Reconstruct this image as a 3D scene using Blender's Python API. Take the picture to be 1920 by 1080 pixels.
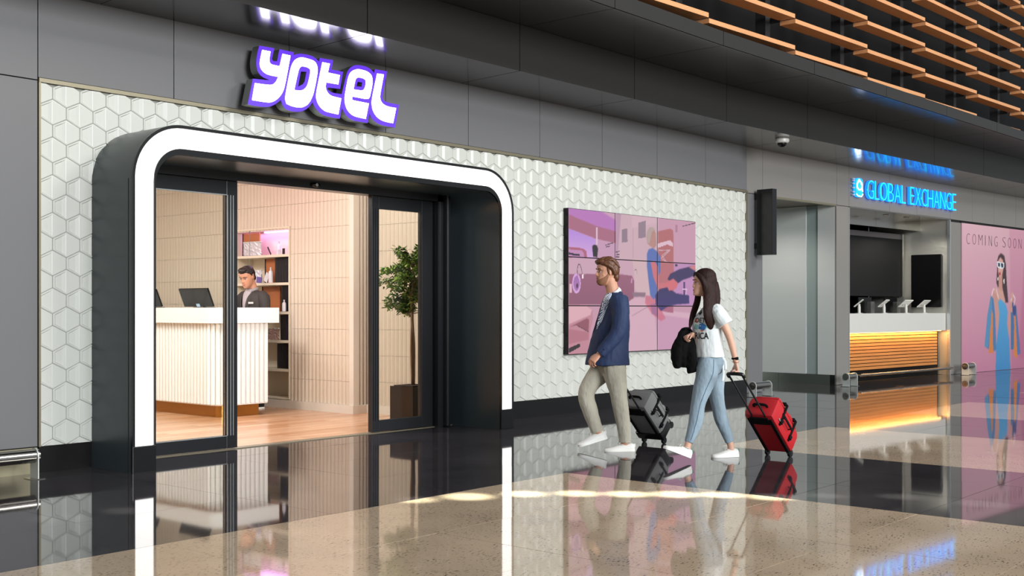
import bpy, bmesh, math, random
import numpy as np
from mathutils import Vector, Matrix, noise
from mathutils.bvhtree import BVHTree
from mathutils.geometry import tessellate_polygon

# ------------------------------------------------------------------ clear
for o in list(bpy.data.objects):
    bpy.data.objects.remove(o, do_unlink=True)
SC = bpy.context.scene
COL = SC.collection
PI = math.pi

# ------------------------------------------------------------------ camera, world, lights, exposure
VIEW = math.atan(1840 / 2149.0)            # angle between the view axis and the shop front
cd = bpy.data.cameras.new('camera'); cam = bpy.data.objects.new('camera', cd); COL.objects.link(cam)
cam.location = (0, 0, 1.25)
cam.rotation_euler = (PI / 2, 0, VIEW - PI / 2)
cd.sensor_width = 36.0; cd.lens = 2149 / 1920 * 36.0; cd.shift_y = 40 / 1920.0
cd.clip_start = 0.05; cd.clip_end = 200
SC.camera = cam
SC.view_settings.view_transform = 'Standard'
SC.view_settings.look = 'None'
SC.view_settings.gamma = 1.0
SC.view_settings.use_curve_mapping = False
SC.view_settings.exposure = 0.0

W = bpy.data.worlds.new('hall_air'); SC.world = W; W.use_nodes = True
W.node_tree.nodes['Background'].inputs[0].default_value = (0.86, 0.93, 1.0, 1)
W.node_tree.nodes['Background'].inputs[1].default_value = 0.38

def area(name, loc, target, sx, sy, power, col, spread=PI):
    l = bpy.data.lights.new(name, 'AREA'); l.shape = 'RECTANGLE'; l.size = sx; l.size_y = sy
    l.energy = power; l.color = col; l.spread = spread
    o = bpy.data.objects.new(name, l); COL.objects.link(o); o.location = loc
    o.rotation_euler = (Vector(target) - Vector(loc)).to_track_quat('-Z', 'Y').to_euler()
    return o
area('skylight_and_fill', (18.0, -12.5, 14.0), (9.0, 8.4, 1.4), 7, 5, 2700, (1.0, 0.98, 0.93))
area('skylight_and_fill', (2.0, -22.0, 7.5), (10.0, 8.4, 2.4), 14, 7, 9300, (0.97, 0.99, 1.0))  # low fill light added behind the camera to lift fascia and left-facing surfaces
for (x, y, p) in ((5.9, 10.2, 118), (6.6, 12.6, 64), (4.4, 11.5, 80), (8.1, 9.5, 38), (7.6, 14.6, 12)):  # unseen ceiling lamps; fourth one added by the right glass to brighten the tree
    area('reception_lamp_and_fill', (x, y, 3.34), (x, y, 0), .7, .7, p, (1.0, 0.97, 0.945))
area('mauve_cove_light', (7.9, 11.2, 3.3), (9.3, 11.2, 2.4), 0.15, 2.4, 9, (1.0, 0.42, 0.62))
# sun glints thrown on the floor by the glass of the hall roof: a row of narrow beams
for k, (x, y, p, a) in enumerate(((3.45, 6.52, .5, 1.5), (3.85, 6.45, .6, 1.3), (5.3, 5.38, 1.3, 1.3), (5.62, 5.2, 1.8, 1.5), (5.95, 4.98, 1.9, 1.3),
        (6.2, 4.72, 2.0, 1.3), (6.4, 4.45, 2.2, 1.3), (6.6, 4.2, 2.2, 1.4), (6.78, 3.95, 2.2, 1.2), (6.92, 3.65, 1.8, 1.4), (7.2, 3.4, 1.0, 1.2), (7.5, 3.0, .9, 1.3), (7.56, 2.5, 1.0, 1.4))):
    l = bpy.data.lights.new('sun_glint', 'SPOT'); l.energy = 26000 * p; l.color = (0.93, 1.0, 0.86)
    l.spot_size = math.radians(a); l.spot_blend = 0.9; l.shadow_soft_size = 0.05
    o = bpy.data.objects.new('sun_glint', l); COL.objects.link(o)
    o.location = (x + 3.0, y - 7.0, 11.5)
    o.rotation_euler = (Vector((x, y, 0)) - o.location).to_track_quat('-Z', 'Y').to_euler()

# ------------------------------------------------------------------ helpers
def lin(c):
    if isinstance(c, str):
        c = [int(c[i:i + 2], 16) / 255 for i in (0, 2, 4)]
    return tuple(((v / 12.92) if v <= .04045 else ((v + .055) / 1.055) ** 2.4) for v in c)

def mat(name, col, rough=.5, metal=0., emit=None, es=0., bump=None, var=None, coat=0., alpha=1., trans=0., spec=.5, aniso=0.):
    m = bpy.data.materials.new(name); m.use_nodes = True
    nt = m.node_tree; b = nt.nodes['Principled BSDF']
    c = lin(col)
    b.inputs['Base Color'].default_value = (*c, 1)
    b.inputs['Roughness'].default_value = rough
    b.inputs['Metallic'].default_value = metal
    b.inputs['Coat Weight'].default_value = coat
    b.inputs['Coat Roughness'].default_value = .05
    b.inputs['Alpha'].default_value = alpha
    b.inputs['Transmission Weight'].default_value = trans
    b.inputs['Specular IOR Level'].default_value = spec
    if emit is not None:
        b.inputs['Emission Color'].default_value = (*lin(emit), 1); b.inputs['Emission Strength'].default_value = es
    if var or bump:
        tc = nt.nodes.new('ShaderNodeTexCoord')
    if var:      # (scale xyz, amount)  colour mottling
        mp = nt.nodes.new('ShaderNodeMapping'); mp.inputs['Scale'].default_value = var[0]
        nt.links.new(tc.outputs['Object'], mp.inputs[0])
        n = nt.nodes.new('ShaderNodeTexNoise'); n.inputs['Scale'].default_value = 1; n.inputs['Detail'].default_value = 5
        nt.links.new(mp.outputs[0], n.inputs[0])
        r = nt.nodes.new('ShaderNodeMapRange'); r.inputs['From Min'].default_value = .25; r.inputs['From Max'].default_value = .75
        r.inputs['To Min'].default_value = 1 - var[1]; r.inputs['To Max'].default_value = 1 + var[1]
        nt.links.new(n.outputs[0], r.inputs[0])
        mx = nt.nodes.new('ShaderNodeVectorMath'); mx.operation = 'SCALE'; mx.inputs[0].default_value = c
        nt.links.new(r.outputs[0], mx.inputs['Scale']); nt.links.new(mx.outputs[0], b.inputs['Base Color'])
    if bump:     # (scale xyz, strength, distance)
        mp = nt.nodes.new('ShaderNodeMapping'); mp.inputs['Scale'].default_value = bump[0]
        nt.links.new(tc.outputs['Object'], mp.inputs[0])
        n = nt.nodes.new('ShaderNodeTexNoise'); n.inputs['Scale'].default_value = 1; n.inputs['Detail'].default_value = 4
        nt.links.new(mp.outputs[0], n.inputs[0])
        bp = nt.nodes.new('ShaderNodeBump'); bp.inputs['Strength'].default_value = bump[1]; bp.inputs['Distance'].default_value = bump[2]
        nt.links.new(n.outputs[0], bp.inputs['Height']); nt.links.new(bp.outputs[0], b.inputs['Normal'])
    return m

def vcol_mat(name, emit=0., rough=.4):
    m = bpy.data.materials.new(name); m.use_nodes = True
    nt = m.node_tree; b = nt.nodes['Principled BSDF']
    a = nt.nodes.new('ShaderNodeVertexColor'); a.layer_name = 'print'
    b.inputs['Roughness'].default_value = rough
    if emit:
        b.inputs['Base Color'].default_value = (.02, .02, .02, 1)
        nt.links.new(a.outputs[0], b.inputs['Emission Color']); b.inputs['Emission Strength'].default_value = emit
    else:
        nt.links.new(a.outputs[0], b.inputs['Base Color'])
    return m

BA = math.radians(-4.7); BO = Vector((15.24, 8.45, 0))   # the second, slightly turned shop front
FRAMES = {'A': (Vector((0, 0, 0)), 0.0), 'B': (BO, BA)}
FR = 'A'
ORG = {}

def to_world(p, fr=None):
    o, a = FRAMES[fr or FR]
    c, s = math.cos(a), math.sin(a)
    return Vector((o.x + c * p[0] - s * p[1], o.y + s * p[0] + c * p[1], p[2]))

def tag(o, label=None, cat=None, group=None, kind=None):
    if label: o['label'] = label
    if cat: o['category'] = cat
    if group: o['group'] = group
    if kind: o['kind'] = kind
    return o

def thing(name, loc, label=None, cat=None, group=None, rotz=None, kind=None):
    o = bpy.data.objects.new(name, None); COL.objects.link(o)
    o.empty_display_size = .1
    o.location = to_world(loc)
    o.rotation_euler = (0, 0, FRAMES[FR][1] if rotz is None else rotz)
    ORG[o.name] = Vector(loc) if rotz is None else Vector((0, 0, 0))
    return tag(o, label, cat, group, kind)

def org_of(o):
    while o.parent: o = o.parent
    return ORG.get(o.name, Vector((0, 0, 0)))

class MB:
    def __init__(s): s.v = []; s.f = []; s.mi = []
    def add(s, vs, fs, m=0):
        b = len(s.v); s.v += [tuple(v) for v in vs]
        s.f += [tuple(i + b for i in f) for f in fs]; s.mi += [m] * len(fs); return s
    def box(s, x0, x1, y0, y1, z0, z1, m=0, T=None):
        vs = [Vector((x, y, z)) for z in (z0, z1) for y in (y0, y1) for x in (x0, x1)]
        if T: vs = [T @ v for v in vs]
        return s.add(vs, [(0, 2, 3, 1), (4, 5, 7, 6), (0, 1, 5, 4), (2, 6, 7, 3), (0, 4, 6, 2), (1, 3, 7, 5)], m)
    def rbox(s, x0, x1, y0, y1, z0, z1, b=.01, m=0, T=None):   # box with chamfered edges
        bm = bmesh.new(); bmesh.ops.create_cube(bm, size=1)
        for v in bm.verts:
            v.co = Vector(((x0 + x1) / 2 + v.co.x * (x1 - x0), (y0 + y1) / 2 + v.co.y * (y1 - y0), (z0 + z1) / 2 + v.co.z * (z1 - z0)))
        bmesh.ops.bevel(bm, geom=bm.edges[:], offset=b, segments=2, affect='EDGES', profile=.6)
        bm.verts.index_update()
        vs = [(T @ v.co) if T else v.co.copy() for v in bm.verts]
        s.add(vs, [[v.index for v in f.verts] for f in bm.faces], m); bm.free(); return s
    def prism(s, poly, d0, d1, axis='Y', m=0, holes=()):
        # poly in (a,b); axis Y: (x,z) extruded in y ; axis Z: (x,y) in z ; axis X: (y,z) in x
        def P(a, b, d): return {'Y': (a, d, b), 'Z': (a, b, d), 'X': (d, a, b)}[axis]
        loops = [list(poly)] + [list(h) for h in holes]
        flat = [p for l in loops for p in l]
        tri = tessellate_polygon([[Vector((p[0], p[1], 0)) for p in l] for l in loops])
        n = len(flat)
        vs = [P(p[0], p[1], d0) for p in flat] + [P(p[0], p[1], d1) for p in flat]
        fs = [tuple(t) for t in tri] + [tuple(i + n for i in reversed(t)) for t in tri]
        k = 0
        for l in loops:
            L = len(l)
            for i in range(L):
                a, b = k + i, k + (i + 1) % L
                fs.append((a, b, b + n, a + n))
            k += L
        return s.add(vs, fs, m)
    def tube(s, pts, rad, n=12, cap=True, lat=(0, 1, 0), sub=0, m=0, closed=False, flat=False):
        pts = [Vector(p) for p in pts]
        rad = [(r, r) if not isinstance(r, (tuple, list)) else tuple(r) for r in (rad if isinstance(rad, (list,)) else [rad] * len(pts))]
        if sub:
            P, R = [], []
            N = len(pts)
            for i in range(N - 1):
                p0, p1, p2, p3 = pts[max(i - 1, 0)], pts[i], pts[i + 1], pts[min(i + 2, N - 1)]
                r0, r1, r2, r3 = [Vector((*q, 0)) for q in (rad[max(i - 1, 0)], rad[i], rad[i + 1], rad[min(i + 2, N - 1)])]
                for k in range(sub):
                    t = k / sub
                    cr = lambda a, b, c, d: .5 * ((2 * b) + (c - a) * t + (2 * a - 5 * b + 4 * c - d) * t * t + (3 * b - a - 3 * c + d) * t ** 3)
                    P.append(cr(p0, p1, p2, p3)); q = cr(r0, r1, r2, r3); R.append((max(q.x, .0008), max(q.y, .0008)))
            P.append(pts[-1]); R.append(rad[-1]); pts, rad = P, R
        L0 = Vector(lat); vs = []; N = len(pts)
        for i, p in enumerate(pts):
            if closed: T = pts[(i + 1) % N] - pts[i - 1]
            else: T = pts[min(i + 1, N - 1)] - pts[max(i - 1, 0)]
            if T.length < 1e-9: T = Vector((0, 0, 1))
            T.normalize()
            if flat: T = Vector((0, 0, -1))
            L = L0 - T * L0.dot(T)
            if L.length < .2:
                L = Vector((1, 0, 0)) - T * T.x
                if L.length < .2: L = Vector((0, 0, 1)) - T * T.z
            L.normalize(); U = T.cross(L)
            for k in range(n):
                a = 2 * PI * k / n
                vs.append(p + L * (rad[i][0] * math.cos(a)) + U * (rad[i][1] * math.sin(a)))
        fs = []
        for i in range(N if closed else N - 1):
            for k in range(n):
                j = (i + 1) % N
                fs.append((i * n + k, i * n + (k + 1) % n, j * n + (k + 1) % n, j * n + k))
        if cap and not closed:
            fs.append(tuple(range(n))[::-1]); fs.append(tuple((N - 1) * n + k for k in range(n)))
        return s.add(vs, fs, m)
    def cyl(s, p0, p1, r, n=16, m=0): return s.tube([p0, p1], [r, r] if not isinstance(r, list) else r, n=n, m=m)
    def ball(s, c, r, n=16, k=10, m=0, T=None):
        rx, ry, rz = r if isinstance(r, (tuple, list)) else (r, r, r)
        vs = [Vector((0, 0, rz))]
        for i in range(1, k):
            a = PI * i / k
            for j in range(n):
                b = 2 * PI * j / n
                vs.append(Vector((rx * math.sin(a) * math.cos(b), ry * math.sin(a) * math.sin(b), rz * math.cos(a))))
        vs.append(Vector((0, 0, -rz)))
        if T: vs = [T @ v for v in vs]
        vs = [v + Vector(c) for v in vs]
        fs = [(0, 1 + j, 1 + (j + 1) % n) for j in range(n)]
        for i in range(k - 2):
            for j in range(n):
                a = 1 + i * n; fs.append((a + j, a + n + j, a + n + (j + 1) % n, a + (j + 1) % n))
        b = len(vs) - 1; a = 1 + (k - 2) * n
        fs += [(b, a + (j + 1) % n, a + j) for j in range(n)]
        return s.add(vs, fs, m)
    def lathe(s, prof, c=(0, 0, 0), n=24, m=0):
        vs = []; 
        for (r, z) in prof:
            for j in range(n):
                b = 2 * PI * j / n; vs.append((c[0] + r * math.cos(b), c[1] + r * math.sin(b), c[2] + z))
        fs = []
        for i in range(len(prof) - 1):
            for j in range(n):
                fs.append((i * n + j, i * n + (j + 1) % n, (i + 1) * n + (j + 1) % n, (i + 1) * n + j))
        fs.append(tuple(range(n))[::-1]); fs.append(tuple((len(prof) - 1) * n + j for j in range(n)))
        return s.add(vs, fs, m)
    def xf(s, M):
        s.v = [tuple(M @ Vector(v)) for v in s.v]; return s
    def mesh(s, name, org, mats, smooth):
        me = bpy.data.meshes.new(name)
        me.from_pydata([(v[0] - org[0], v[1] - org[1], v[2] - org[2]) for v in s.v], [], s.f)
        for m in (mats if isinstance(mats, (list, tuple)) else [mats]): me.materials.append(m)
        if isinstance(mats, (list, tuple)) and len(mats) > 1:
            me.polygons.foreach_set('material_index', s.mi)
        bm = bmesh.new(); bm.from_mesh(me)
        bmesh.ops.recalc_face_normals(bm, faces=bm.faces[:]); bm.to_mesh(me); bm.free()
        if smooth:
            me.polygons.foreach_set('use_smooth', [True] * len(me.polygons))
            if smooth is not True: me.set_sharp_from_angle(angle=math.radians(smooth))
        me.update(); return me
    def build(s, name, mats, parent=None, smooth=False, org=None, **kw):
        if parent: og = org_of(parent)
        elif org is not None: og = Vector(org)
        else:
            a = np.array(s.v); og = Vector(((a[:, 0].min() + a[:, 0].max()) / 2, (a[:, 1].min() + a[:, 1].max()) / 2, a[:, 2].min()))
        me = s.mesh(name, og, mats, smooth)
        o = bpy.data.objects.new(name, me); COL.objects.link(o)
        if parent: o.parent = parent
        else:
            o.location = to_world(og); o.rotation_euler = (0, 0, FRAMES[FR][1]); ORG[o.name] = og
        return tag(o, **kw)

def put(name, me, parent, loc, rot=(0, 0, 0), scale=None, **kw):
    """link another object that shares the mesh me; loc in the design frame of its parent"""
    o = bpy.data.objects.new(name, me); COL.objects.link(o)
    if parent:
        o.parent = parent; o.location = Vector(loc) - org_of(parent)
    else: o.location = to_world(loc)
    o.rotation_euler = rot
    if scale: o.scale = scale
    return tag(o, **kw)

def smooth_poly(pts, it=2, ang=55):
    pts = [Vector(p) for p in pts]
    sharp = None
    for _ in range(it):
        N = len(pts); out = []; sh = []
        for i in range(N):
            a, b, c = pts[i - 1], pts[i], pts[(i + 1) % N]
            d1, d2 = (b - a), (c - b)
            is_s = (sharp[i] if sharp else (d1.length > 0 and d2.length > 0 and abs(math.degrees(d1.angle(d2))) > ang))
            if is_s: out.append(b); sh.append(True)
            else:
                out.append(b.lerp(a, .25)); sh.append(False); out.append(b.lerp(c, .25)); sh.append(False)
        pts, sharp = out, sh
    return [tuple(p) for p in pts]

def fuse(mb, name, mats, parent, voxel=.004, it=3, fac=.5, **kw):
    """one continuous surface out of overlapping shapes"""
    me = mb.mesh('tmp', Vector((0, 0, 0)), mats, False)
    o = bpy.data.objects.new('tmp', me); COL.objects.link(o)
    m = o.modifiers.new('r', 'REMESH'); m.mode = 'VOXEL'; m.voxel_size = voxel; m.use_smooth_shade = True
    if it:
        m2 = o.modifiers.new('s', 'SMOOTH'); m2.iterations = it; m2.factor = fac
    dg = bpy.context.evaluated_depsgraph_get(); dg.update()
    ev = o.evaluated_get(dg)
    me2 = bpy.data.meshes.new_from_object(ev, depsgraph=dg)
    bpy.data.objects.remove(o, do_unlink=True); bpy.data.meshes.remove(me)
    me2.name = name
    me2.polygons.foreach_set('use_smooth', [True] * len(me2.polygons))
    if not me2.materials:
        me2.materials.append(mats)
    o2 = bpy.data.objects.new(name, me2); COL.objects.link(o2); o2.parent = parent
    return tag(o2, **kw)

def text_mesh(s, size, name, thin=0.0, ext=0.0):
    """flat lettering in x,z ; returns (verts, faces, width)"""
    cu = bpy.data.curves.new(name, 'FONT'); cu.body = s; cu.size = size; cu.offset = thin; cu.resolution_u = 4
    cu.extrude = ext
    o = bpy.data.objects.new(name, cu); COL.objects.link(o)
    dg = bpy.context.evaluated_depsgraph_get(); dg.update()
    me = bpy.data.meshes.new_from_object(o.evaluated_get(dg), depsgraph=dg)
    vs = [tuple(v.co) for v in me.vertices]; fs = [tuple(p.vertices) for p in me.polygons]
    bpy.data.objects.remove(o, do_unlink=True); bpy.data.meshes.remove(me); bpy.data.curves.remove(cu)
    return vs, fs

def fit_text(s, x0, x1, z0, z1, y, depth, thin=0.0):
    """lettering stretched into the rectangle, facing -y, with thickness"""
    vs, fs = text_mesh(s, 1.0, 'lettering', thin, .5)
    a = np.array(vs); mn, mx = a.min(0), a.max(0)
    out = []
    for v in a:
        out.append((x0 + (v[0] - mn[0]) / (mx[0] - mn[0]) * (x1 - x0), y + (.5 - (v[2] - mn[2]) / (mx[2] - mn[2])) * depth,
                    z0 + (v[1] - mn[1]) / (mx[1] - mn[1]) * (z1 - z0)))
    return out, fs

# ------------------------------------------------------------------ flat pictures (screens, posters): colours of a fine grid
class Canvas:
    def __init__(s, w, h, x0, x1, z0, z1, col):
        s.w, s.h = w, h; s.x0, s.x1, s.z0, s.z1 = x0, x1, z0, z1
        s.X, s.Z = np.meshgrid(np.linspace(x0, x1, w), np.linspace(z0, z1, h))
        s.c = np.zeros((h, w, 3)); s.c[:] = s.rgb(col)
    @staticmethod
    def rgb(c): return np.array([int(c[i:i + 2], 16) / 255 for i in (0, 2, 4)])
    def poly(s, pts, col, a=1., soft=0, col2=None, vert=True):
        m = np.zeros(s.X.shape, bool); n = len(pts)
        for i in range(n):
            (xa, za), (xb, zb) = pts[i], pts[(i + 1) % n]
            if za == zb: continue
            c = ((za > s.Z) != (zb > s.Z)) & (s.X < (xb - xa) * (s.Z - za) / (zb - za) + xa)
            m ^= c
        m = m.astype(float)
        for _ in range(soft): m = s.blur(m)
        C = s.rgb(col)
        if col2 is not None:
            q = [p[1 if vert else 0] for p in pts]; lo, hi = min(q), max(q)
            t = np.clip(((s.Z if vert else s.X) - lo) / (hi - lo), 0, 1)[..., None]
            C = s.rgb(col2) * (1 - t) + C * t        # col at the top / right
        m = (m * a)[..., None]; s.c = s.c * (1 - m) + C * m
    @staticmethod
    def blur(m):
        p = np.pad(m, 1, mode='edge')
        return (p[:-2, 1:-1] + p[2:, 1:-1] + p[1:-1, :-2] + p[1:-1, 2:] + p[:-2, :-2] + p[2:, 2:] + p[:-2, 2:] + p[2:, :-2] + p[1:-1, 1:-1]) / 9
    def line(s, pts, wd, col, a=1., soft=0):
        for (p, q) in zip(pts[:-1], pts[1:]):
            d = Vector((q[0] - p[0], q[1] - p[1])); 
            if d.length == 0: continue
            nrm = Vector((-d.y, d.x)).normalized() * wd / 2
            s.poly([(p[0] + nrm.x, p[1] + nrm.y), (q[0] + nrm.x, q[1] + nrm.y), (q[0] - nrm.x, q[1] - nrm.y), (p[0] - nrm.x, p[1] - nrm.y)], col, a, soft)
    def disc(s, c, rx, rz, col, a=1., soft=0):
        s.poly([(c[0] + rx * math.cos(t * PI / 12), c[1] + rz * math.sin(t * PI / 12)) for t in range(24)], col, a, soft)
    def mesh(s, name, m, x0, x1, z0, z1, y, nx, nz, org):
        """the part x0..x1, z0..z1 of the picture as a printed face"""
        gx = np.linspace(x0, x1, nx); gz = np.linspace(z0, z1, nz)
        ix = np.clip((gx - s.x0) / (s.x1 - s.x0) * (s.w - 1), 0, s.w - 1); iz = np.clip((gz - s.z0) / (s.z1 - s.z0) * (s.h - 1), 0, s.h - 1)
        cc = s.c[np.rint(iz).astype(int)][:, np.rint(ix).astype(int)]
        me = bpy.data.meshes.new(name)
        XX, ZZ = np.meshgrid(gx, gz)
        vs = np.stack([XX - org[0], np.full(XX.shape, y - org[1]), ZZ - org[2]], -1).reshape(-1, 3)
        I = np.arange(nx * nz).reshape(nz, nx)
        fs = np.stack([I[:-1, :-1], I[:-1, 1:], I[1:, 1:], I[1:, :-1]], -1).reshape(-1, 4)
        me.from_pydata(vs.tolist(), [], fs.tolist())
        at = me.color_attributes.new('print', 'FLOAT_COLOR', 'POINT')
        l = np.where(cc <= .04045, cc / 12.92, ((cc + .055) / 1.055) ** 2.4)
        d = np.ones((nx * nz, 4)); d[:, :3] = l.reshape(-1, 3)
        at.data.foreach_set('color', d.ravel())
        me.materials.append(m); return me

# ------------------------------------------------------------------ materials
def granite(name, base, fleck, fs, amt, rough, spec=.5):
    m = mat(name, base, rough, spec=spec); nt = m.node_tree; b = nt.nodes['Principled BSDF']
    tc = nt.nodes.new('ShaderNodeNewGeometry')
    mp = nt.nodes.new('ShaderNodeMapping'); mp.inputs['Scale'].default_value = (fs * .55, fs * 1.25, fs); mp.inputs['Rotation'].default_value = (0, 0, -.75)
    nt.links.new(tc.outputs['Position'], mp.inputs[0])
    n1 = nt.nodes.new('ShaderNodeTexNoise'); n1.inputs['Scale'].default_value = 1; n1.inputs['Detail'].default_value = 3; n1.inputs['Roughness'].default_value = .6
    n2 = nt.nodes.new('ShaderNodeTexNoise'); n2.inputs['Scale'].default_value = 1.6; n2.inputs['Detail'].default_value = 4
    nt.links.new(mp.outputs[0], n1.inputs[0]); nt.links.new(tc.outputs['Position'], n2.inputs[0])
    r1 = nt.nodes.new('ShaderNodeValToRGB'); e = r1.color_ramp.elements
    e[0].position = .30; e[0].color = (*lin(fleck), 1); e[1].position = .43; e[1].color = (*lin(base), 1)
    x = e.new(.37); x.color = tuple(a * .55 + b2 * .45 for a, b2 in zip(lin(base), lin(fleck))) + (1,)
    n3 = nt.nodes.new('ShaderNodeTexNoise'); n3.inputs['Scale'].default_value = 5; n3.inputs['Detail'].default_value = 3; nt.links.new(tc.outputs['Position'], n3.inputs[0])
    md = nt.nodes.new('ShaderNodeMath'); md.operation = 'MULTIPLY_ADD'; md.inputs[1].default_value = .28; md.inputs[2].default_value = -.14; nt.links.new(n3.outputs[0], md.inputs[0])
    ad = nt.nodes.new('ShaderNodeMath'); ad.operation = 'ADD'; nt.links.new(n1.outputs[0], ad.inputs[0]); nt.links.new(md.outputs[0], ad.inputs[1]); nt.links.new(ad.outputs[0], r1.inputs[0])
    mr = nt.nodes.new('ShaderNodeMapRange'); mr.inputs['From Min'].default_value = .3; mr.inputs['From Max'].default_value = .7
    mr.inputs['To Min'].default_value = 1 - amt; mr.inputs['To Max'].default_value = 1 + amt
    nt.links.new(n2.outputs[0], mr.inputs[0])
    mx = nt.nodes.new('ShaderNodeVectorMath'); mx.operation = 'SCALE'
    nt.links.new(r1.outputs[0], mx.inputs[0]); nt.links.new(mr.outputs[0], mx.inputs['Scale'])
    nt.links.new(mx.outputs[0], b.inputs['Base Color'])
    return m
M = {}
M['granite'] = granite('pale_granite', 'c0aa90', '54463a', 66, .12, .045, .55)
M['black_granite'] = granite('black_granite', '383437', '1b1a1b', 40, .25, .04, .65)
M['grout'] = mat('floor_joint', '2c2824', .8)
M['panel'] = mat('grey_panel', '69696b', .42, spec=.4)
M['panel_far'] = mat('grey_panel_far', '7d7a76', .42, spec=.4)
M['joint'] = mat('black_joint', '0b0b0c', .7)
M['hexa'] = mat('white_hexagon_tile', 'bfc1ba', .36)
M['champagne'] = mat('champagne_trim', '8d8672', .35, metal=.6)
M['black'] = mat('black_lacquer', '131416', .22)
M['skirt'] = mat('black_skirting', '0f0e0e', .25)
M['soffit'] = mat('soffit_panel', '262524', .19, spec=1.0, coat=.3, bump=((1.5, 1.5, 1.5), .04, .02))
M['fascia'] = mat('dark_fascia', '292827', .38, spec=.25)
M['portal'] = mat('charcoal_portal', '364044', .3, bump=((3, 3, 3), .05, .01))
M['band'] = mat('luminous_band', 'f5f3f0', .4, emit='fffaf6', es=1.35)
M['dframe'] = mat('door_frame_black', '1b1c1f', .3)
M['bright_alu'] = mat('bright_aluminium_edge', 'cfd3d2', .25, metal=.8); M['satin'] = mat('satin_steel_plate', 'c9cecb', .45, metal=.35)
def clear_glass():
    m = bpy.data.materials.new('clear_glass'); m.use_nodes = True; nt = m.node_tree; nt.nodes.clear()
    o = nt.nodes.new('ShaderNodeOutputMaterial'); mx = nt.nodes.new('ShaderNodeMixShader'); t = nt.nodes.new('ShaderNodeBsdfTransparent'); g = nt.nodes.new('ShaderNodeBsdfGlossy')
    f = nt.nodes.new('ShaderNodeFresnel'); f.inputs[0].default_value = 1.22; t.inputs[0].default_value = (.93, .96, .94, 1); g.inputs['Roughness'].default_value = 0
    nt.links.new(f.outputs[0], mx.inputs[0]); nt.links.new(t.outputs[0], mx.inputs[1]); nt.links.new(g.outputs[0], mx.inputs[2]); nt.links.new(mx.outputs[0], o.inputs[0]); return m
M['glass'] = clear_glass()
M['steel'] = mat('brushed_steel', 'd4d3ca', .42, metal=.75, bump=((1.2, 1.2, 2.2), .35, .06))
M['steel2'] = mat('polished_steel', 'b5b1aa', .16, metal=1)
M['kickmetal'] = mat('pale_kick_plate', 'a59d82', .3, metal=.5)
M['slatwood'] = mat('orange_wood_slat', 'cc9263', .45, var=((1.0, 14, 14), .10))
M['darkwall'] = mat('dark_backing', '0b0b0c', .7, spec=.2)
M['post'] = mat('dark_post', '1c1d1f', .5)
M['cream'] = mat('cream_tile', 'd3c5b3', .4)
M['creamtrim'] = mat('cream_trim', 'dbd2c5', .45)
M['ceil_in'] = mat('reception_ceiling', 'd8cfc4', .6)
M['deskw'] = mat('desk_white', 'e8e7e4', .35)
M['brass'] = mat('brass_kick', 'a8773c', .25, metal=.9)
M['white'] = mat('white_plastic', 'c6c5c0', .35)
M['scr_black'] = mat('monitor_black', '0b0b0c', .25, spec=.3)
M['terracotta'] = mat('terracotta_board', 'b06a3f', .5)
M['shelfcream'] = mat('shelf_cream', 'e2d6c0', .4)
M['purple'] = mat('sign_purple', '2a1470', .35, emit='6a38ee', es=.95)
M['signwhite'] = mat('sign_white', 'f6f3f4', .35, emit='fffcfc', es=6.0)
M['signside'] = mat('sign_side', '8d938f', .28, metal=.7)
M['cyan'] = mat('sign_cyan', '19d3f5', .35, emit='16c8fb', es=1.25)
M['cyan_side'] = mat('sign_cyan_side_glow', '1b6d9a', .35, emit='0d62e0', es=2.2)  # glow put on the letter sides to feed the blue soffit reflection
M['cyan2'] = mat('sign_blue', '1aa0f0', .35, emit='0fa0ff', es=1.1)
M['board'] = mat('white_hoarding', 'c9ccca', .5, var=((.4, .4, 5), .03))
M['board2'] = mat('grey_hoarding', '93a09e', .5)
M['woodwarm'] = mat('counter_slat', 'b0763f', .4, var=((.9, 12, 30), .18))
M['pot'] = mat('bronze_pot', '2f251f', .22, metal=.3)
M['bark'] = mat('bark', '8a6c52', .8, bump=((30, 30, 8), .5, .01))
M['leaf'] = mat('leaf_green', '5a7824', .45, var=((9, 9, 9), .35))
M['leaf2'] = mat('leaf_light', '8ba33a', .45, var=((9, 9, 9), .3))
M['soil'] = mat('soil', '2a1d14', .9)
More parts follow.
